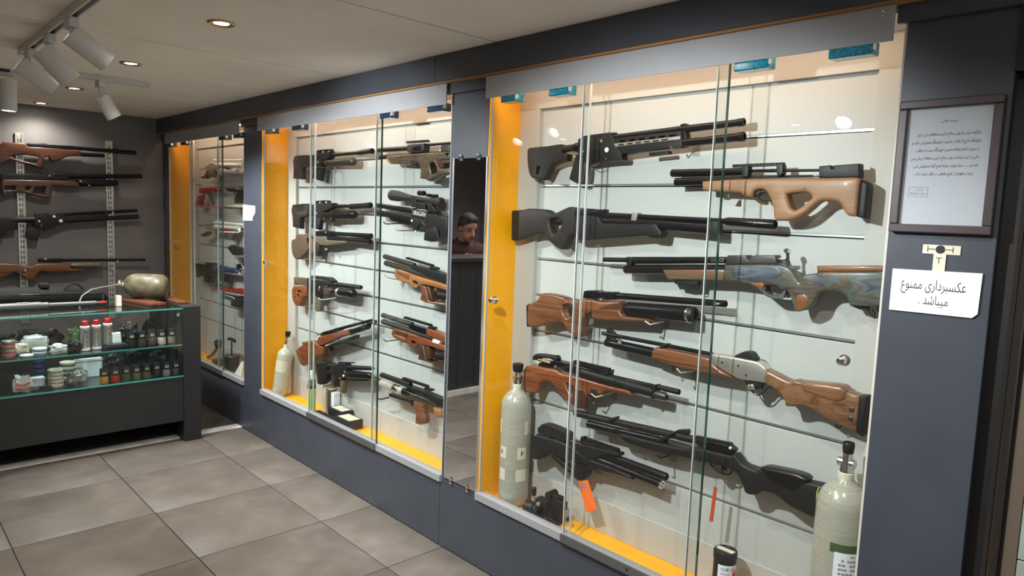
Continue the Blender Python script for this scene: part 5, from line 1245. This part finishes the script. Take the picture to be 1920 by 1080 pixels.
mg = empty('magazine', (-1.2, 4.545, .448), 'low black metal part lying at the front of the lower shelf', 'gun part', G_LO); MB().box((-1.25, 4.53, .448), (-1.14, 4.56, .456)).obj('base', M['steel'], mg, 0, .002); MB().box((-1.21, 4.535, .456), (-1.15, 4.555, .475)).obj('body', M['matte'], mg, 0, .003)
def pouch(lab, x, y, z, m_, grp, w_=.045, h=.10):
    c = empty('pellet_pouch', (x, y, z), lab, 'pouch', grp)
    MB().lathe((x, y, z), (x, y, 9), [(0, w_*.50), (.003, w_*.54), (h*.45, w_*.54)], 14).obj('coloured_base', M[m_], c, 60); MB().lathe((x, y, z+h*.45), (x, y, 9), [(0, w_*.54), (h*.4, w_*.54), (h*.48, w_*.48)], 14).obj('dark_top', M['matte'], c, 60)
    for j in range(3):
        a = math.radians(245+j*18); px_, py_ = x+math.cos(a)*w_*.545, y+math.sin(a)*w_*.545
        MB().sweep([(px_-.004, py_, z+h*.58), (px_, py_-.0006, z+h*(.78-.06*(j % 2))), (px_+.004, py_, z+h*.60)], .0018, 5).obj('print_mark', M['tape'], c)
for k, (xx, m_, nm) in enumerate([(-.874, 'mustard', 'mustard yellow'), (-.812, 'red', 'bright red'), (-.750, 'darkgreen', 'moss green'), (-.690, 'olive', 'olive'), (-.631, 'tan', 'khaki'), (-.572, 'gun_grey', 'charcoal'), (-.513, 'print_grey', 'mid grey'), (-.455, 'steelgrey', 'steel grey')]):
    pouch('bottle pouch with %s base in the lower shelf row' % nm, xx, 4.54, .448, m_, G_LO)
for k, (xx, m_, nm) in enumerate([(-.700, 'gun_grey', 'grey'), (-.640, 'leather', 'dark brown'), (-.580, 'tan', 'tan'), (-.520, 'cream', 'cream'), (-.460, 'print_grey', 'pale grey')]):
    pouch('bottle pouch with %s base in the upper shelf row' % nm, xx, 4.60, .6525, m_, G_UP)
for k, (xx, yy, zz, g_n, nm) in enumerate([(-.67, 4.80, .6525, G_UP, 'upper shelf behind the grey pouch'), (-.50, 4.84, .6525, G_UP, 'upper shelf behind the cream pouch'), (-.77, 4.80, .448, G_LO, 'lower shelf behind the red pouch'), (-.62, 4.86, .448, G_LO, 'lower shelf behind the khaki pouch'), (-.485, 4.80, .448, G_LO, 'lower shelf behind the grey pouches')]):
    lump('holster', 'black holster lying on the '+nm, 'holster', xx, yy, zz, .055, .05, .06, 'matte', g_n, 11.3+k*1.7, .4)
# ------------------------------------------------------------------ reception desk and the man seen in the mirror
dk = empty('reception_desk', (-2.0, 4.62, 0), 'tall dark grey reception desk reflected in the mirror', 'desk')
for a, b in ((-2.40, -2.02), (-2.016, -1.83), (-1.826, -1.64)): MB().box((a, 4.40, .0), (b, 4.42, 1.16)).obj('front_board', M['desk'], dk, 0, .003)
MB().box((-2.42, 4.38, 1.16), (-1.62, 4.86, 1.195)).obj('top', M['desk'], dk, 0, .003)
for a in (-2.42, -1.64): MB().box((a, 4.42, 0), (a+.02, 4.86, 1.16)).obj('side', M['desk'], dk, 0)
MB().box((-2.42, 4.37, 0), (-1.62, 4.395, .05)).obj('skirting', M['highlight_and_skirting'], dk, 0, .002)
wd = empty('black_pump', (-1.72, 4.70, 1.195), 'small black cylinder device standing on the reception desk', 'device'); MB().lathe((-1.72, 4.70, 1.195), (-1.72, 4.70, 9), [(0, .05), (.06, .05), (.07, .04), (.10, .02)], 18).obj('body', M['matte'], wd)
def remeshed(name, parts, m_, parent, vox=.011, sm=6):
    mb = MB()
    for p in parts: p(mb)
    o = mb.obj(name, M[m_], parent, 0)
    r = o.modifiers.new('r', 'REMESH'); r.mode = 'VOXEL'; r.voxel_size = vox
    s = o.modifiers.new('s', 'SMOOTH'); s.iterations = sm; s.factor = .5
    dgr = bpy.context.evaluated_depsgraph_get(); me = bpy.data.meshes.new_from_object(o.evaluated_get(dgr)); o.modifiers.clear(); old = o.data; o.data = me; bpy.data.meshes.remove(old)
    me.polygons.foreach_set('use_smooth', [True]*len(me.polygons)); return o
pm = empty('person', (-2.53, 5.22, 0), 'man in a maroon jacket bending behind the desk, seen in the mirror', 'person')
hx, hy, hz = -2.53, 5.16, 1.43                       # head centre; he looks down towards the room
B = Vector((hx, hy, hz)); fwd = Vector((.05, -.92, -.36)).normalized(); side = fwd.cross(Vector((0, 0, 1))).normalized(); hup = side.cross(fwd)
HP = lambda f, s, u: B+fwd*f+side*s+hup*u
cap_ = lambda a, b, r0, r1: (lambda m: (m.lathe(a, b, [(0, r0), ((Vector(b)-Vector(a)).length, r1)], 14), m.ball(a, r0, 12, 8), m.ball(b, r1, 12, 8)))
sh_c = B+Vector((-.05, .13, -.24)); sL = sh_c+side*-.19; sR = sh_c+side*.19; hip = Vector((hx-.10, hy+.30, .92))
eL, eR = sL+Vector((.12, -.10, -.24)), sR+Vector((-.02, -.14, -.24)); wL, wR = HP(.22, -.10, -.20), HP(.20, .20, -.26)
def fingers(wp, d0, sd):
    out = []
    for k, l in enumerate((.062, .072, .068, .055)):
        a = wp+d0*.075+sd*(-.03+.02*k); b = a+d0*l*.55+Vector((0, 0, -.012)); c = b+d0*l*.35+Vector((0, 0, -.022)); out += [cap_(a, b, .0095, .009), cap_(b, c, .009, .008)]
    a = wp+d0*.03+sd*-.035; out += [cap_(a, a+d0*.035+sd*-.02, .0105, .0095), cap_(a+d0*.035+sd*-.02, a+d0*.062+sd*-.022, .0095, .0085)]
    out.append(lambda m, wp=wp, d0=d0: m.ball(wp+d0*.045, .04, 12, 8, (1, 1, .55))); return out
dL = (HP(.30, -.02, -.16)-wL).normalized(); dR = (HP(.30, .10, -.24)-wR).normalized()
body = [lambda m: m.ball(B+hup*.03, .088, 18, 12, (.92, 1.05, 1.18)), lambda m: m.ball(HP(.035, 0, -.055), .066, 16, 10, (1, 1, 1.05)), lambda m: m.ball(HP(.062, 0, -.098), .030, 12, 8),
        cap_(HP(.088, 0, .015), HP(.116, 0, -.032), .011, .017), lambda m: m.ball(HP(.083, 0, -.066), .021, 10, 8, (1, 1, .5)), lambda m: m.ball(HP(.076, -.032, .028), .018, 10, 8, (1, 1, .6)), lambda m: m.ball(HP(.076, .032, .028), .018, 10, 8, (1, 1, .6)),
        lambda m: m.ball(HP(-.012, .086, -.012), .024, 10, 8, (.5, .6, 1.2)), lambda m: m.ball(HP(-.012, -.086, -.012), .024, 10, 8, (.5, .6, 1.2)),
        cap_(HP(-.03, 0, -.07), sh_c+Vector((0, 0, .02)), .056, .062), cap_(sL, sR, .085, .085), cap_(sh_c, hip, .14, .13), cap_(hip+side*-.09, hip+side*.09, .12, .12),
        cap_(sL, eL, .055, .044), cap_(eL, wL, .042, .028), cap_(sR, eR, .055, .044), cap_(eR, wR, .042, .028),
        cap_(hip+side*-.09, Vector((hip.x, hip.y-.02, .48))+side*-.11, .09, .06), cap_(Vector((hip.x, hip.y-.02, .48))+side*-.11, Vector((hip.x, hip.y, .08))+side*-.11, .058, .042),
        cap_(hip+side*.09, Vector((hip.x, hip.y-.02, .48))+side*.11, .09, .06), cap_(Vector((hip.x, hip.y-.02, .48))+side*.11, Vector((hip.x, hip.y, .08))+side*.11, .058, .042)]+fingers(wL, dL, side)+fingers(wR, dR, side)
remeshed('body', body, 'skin', pm, .008, 3)
jk = [cap_(sL, sR, .095, .095), cap_(sh_c, hip+Vector((0, 0, .04)), .155, .15), cap_(sL, eL, .068, .058), cap_(eL, eL.lerp(wL, .88), .056, .042), cap_(sR, eR, .068, .058), cap_(eR, eR.lerp(wR, .88), .056, .042), cap_(sh_c, sh_c.lerp(HP(-.03, 0, -.07), .45), .085, .074)]
remeshed('jacket', jk, 'jacket', pm, .012, 4)
tr = [cap_(hip+side*-.09, hip+side*.09, .132, .132)]+[cap_(hip+side*.09*s, Vector((hip.x, hip.y-.02, .48))+side*.11*s, .102, .074) for s in (-1, 1)]+[cap_(Vector((hip.x, hip.y-.02, .48))+side*.11*s, Vector((hip.x, hip.y, .09))+side*.11*s, .073, .06) for s in (-1, 1)]
remeshed('trousers', tr, 'canvas', pm, .015, 4)
for s in (-1, 1): f_ = Vector((hip.x, hip.y, 0))+side*.11*s; MB().ball(f_+Vector((.03, -.06, .045)), .05, 14, 10, (1, 2.4, .9)).obj('shoe', M['matte'], pm)
hr = [lambda m: m.ball(HP(-.022, 0, .062), .094, 18, 12, (1.0, 1.05, 1.0)), lambda m: m.ball(HP(-.055, 0, -.0), .078, 14, 10), lambda m: m.ball(HP(.045, .02, .112), .034, 10, 8), lambda m: m.ball(HP(.04, -.03, .110), .034, 10, 8), lambda m: m.ball(HP(-.02, .07, .05), .04, 10, 8), lambda m: m.ball(HP(-.02, -.07, .05), .04, 10, 8)]
remeshed('hair', hr, 'hair', pm, .009, 3)
for s in (-1, 1):
    e = MB().ball(HP(.084, .032*s, .006), .0085, 12, 8, (1, 1, .5)); e.obj('eye', M['hair'], pm); MB().sweep([HP(.088, .014*s, .036), HP(.092, .032*s, .041), HP(.080, .052*s, .034)], .005, 6).obj('eyebrow', M['hair'], pm)
MB().sweep([HP(.094, -.024, -.066), HP(.103, 0, -.064), HP(.094, .024, -.066)], .0045, 6).obj('lips', M['leather'], pm)
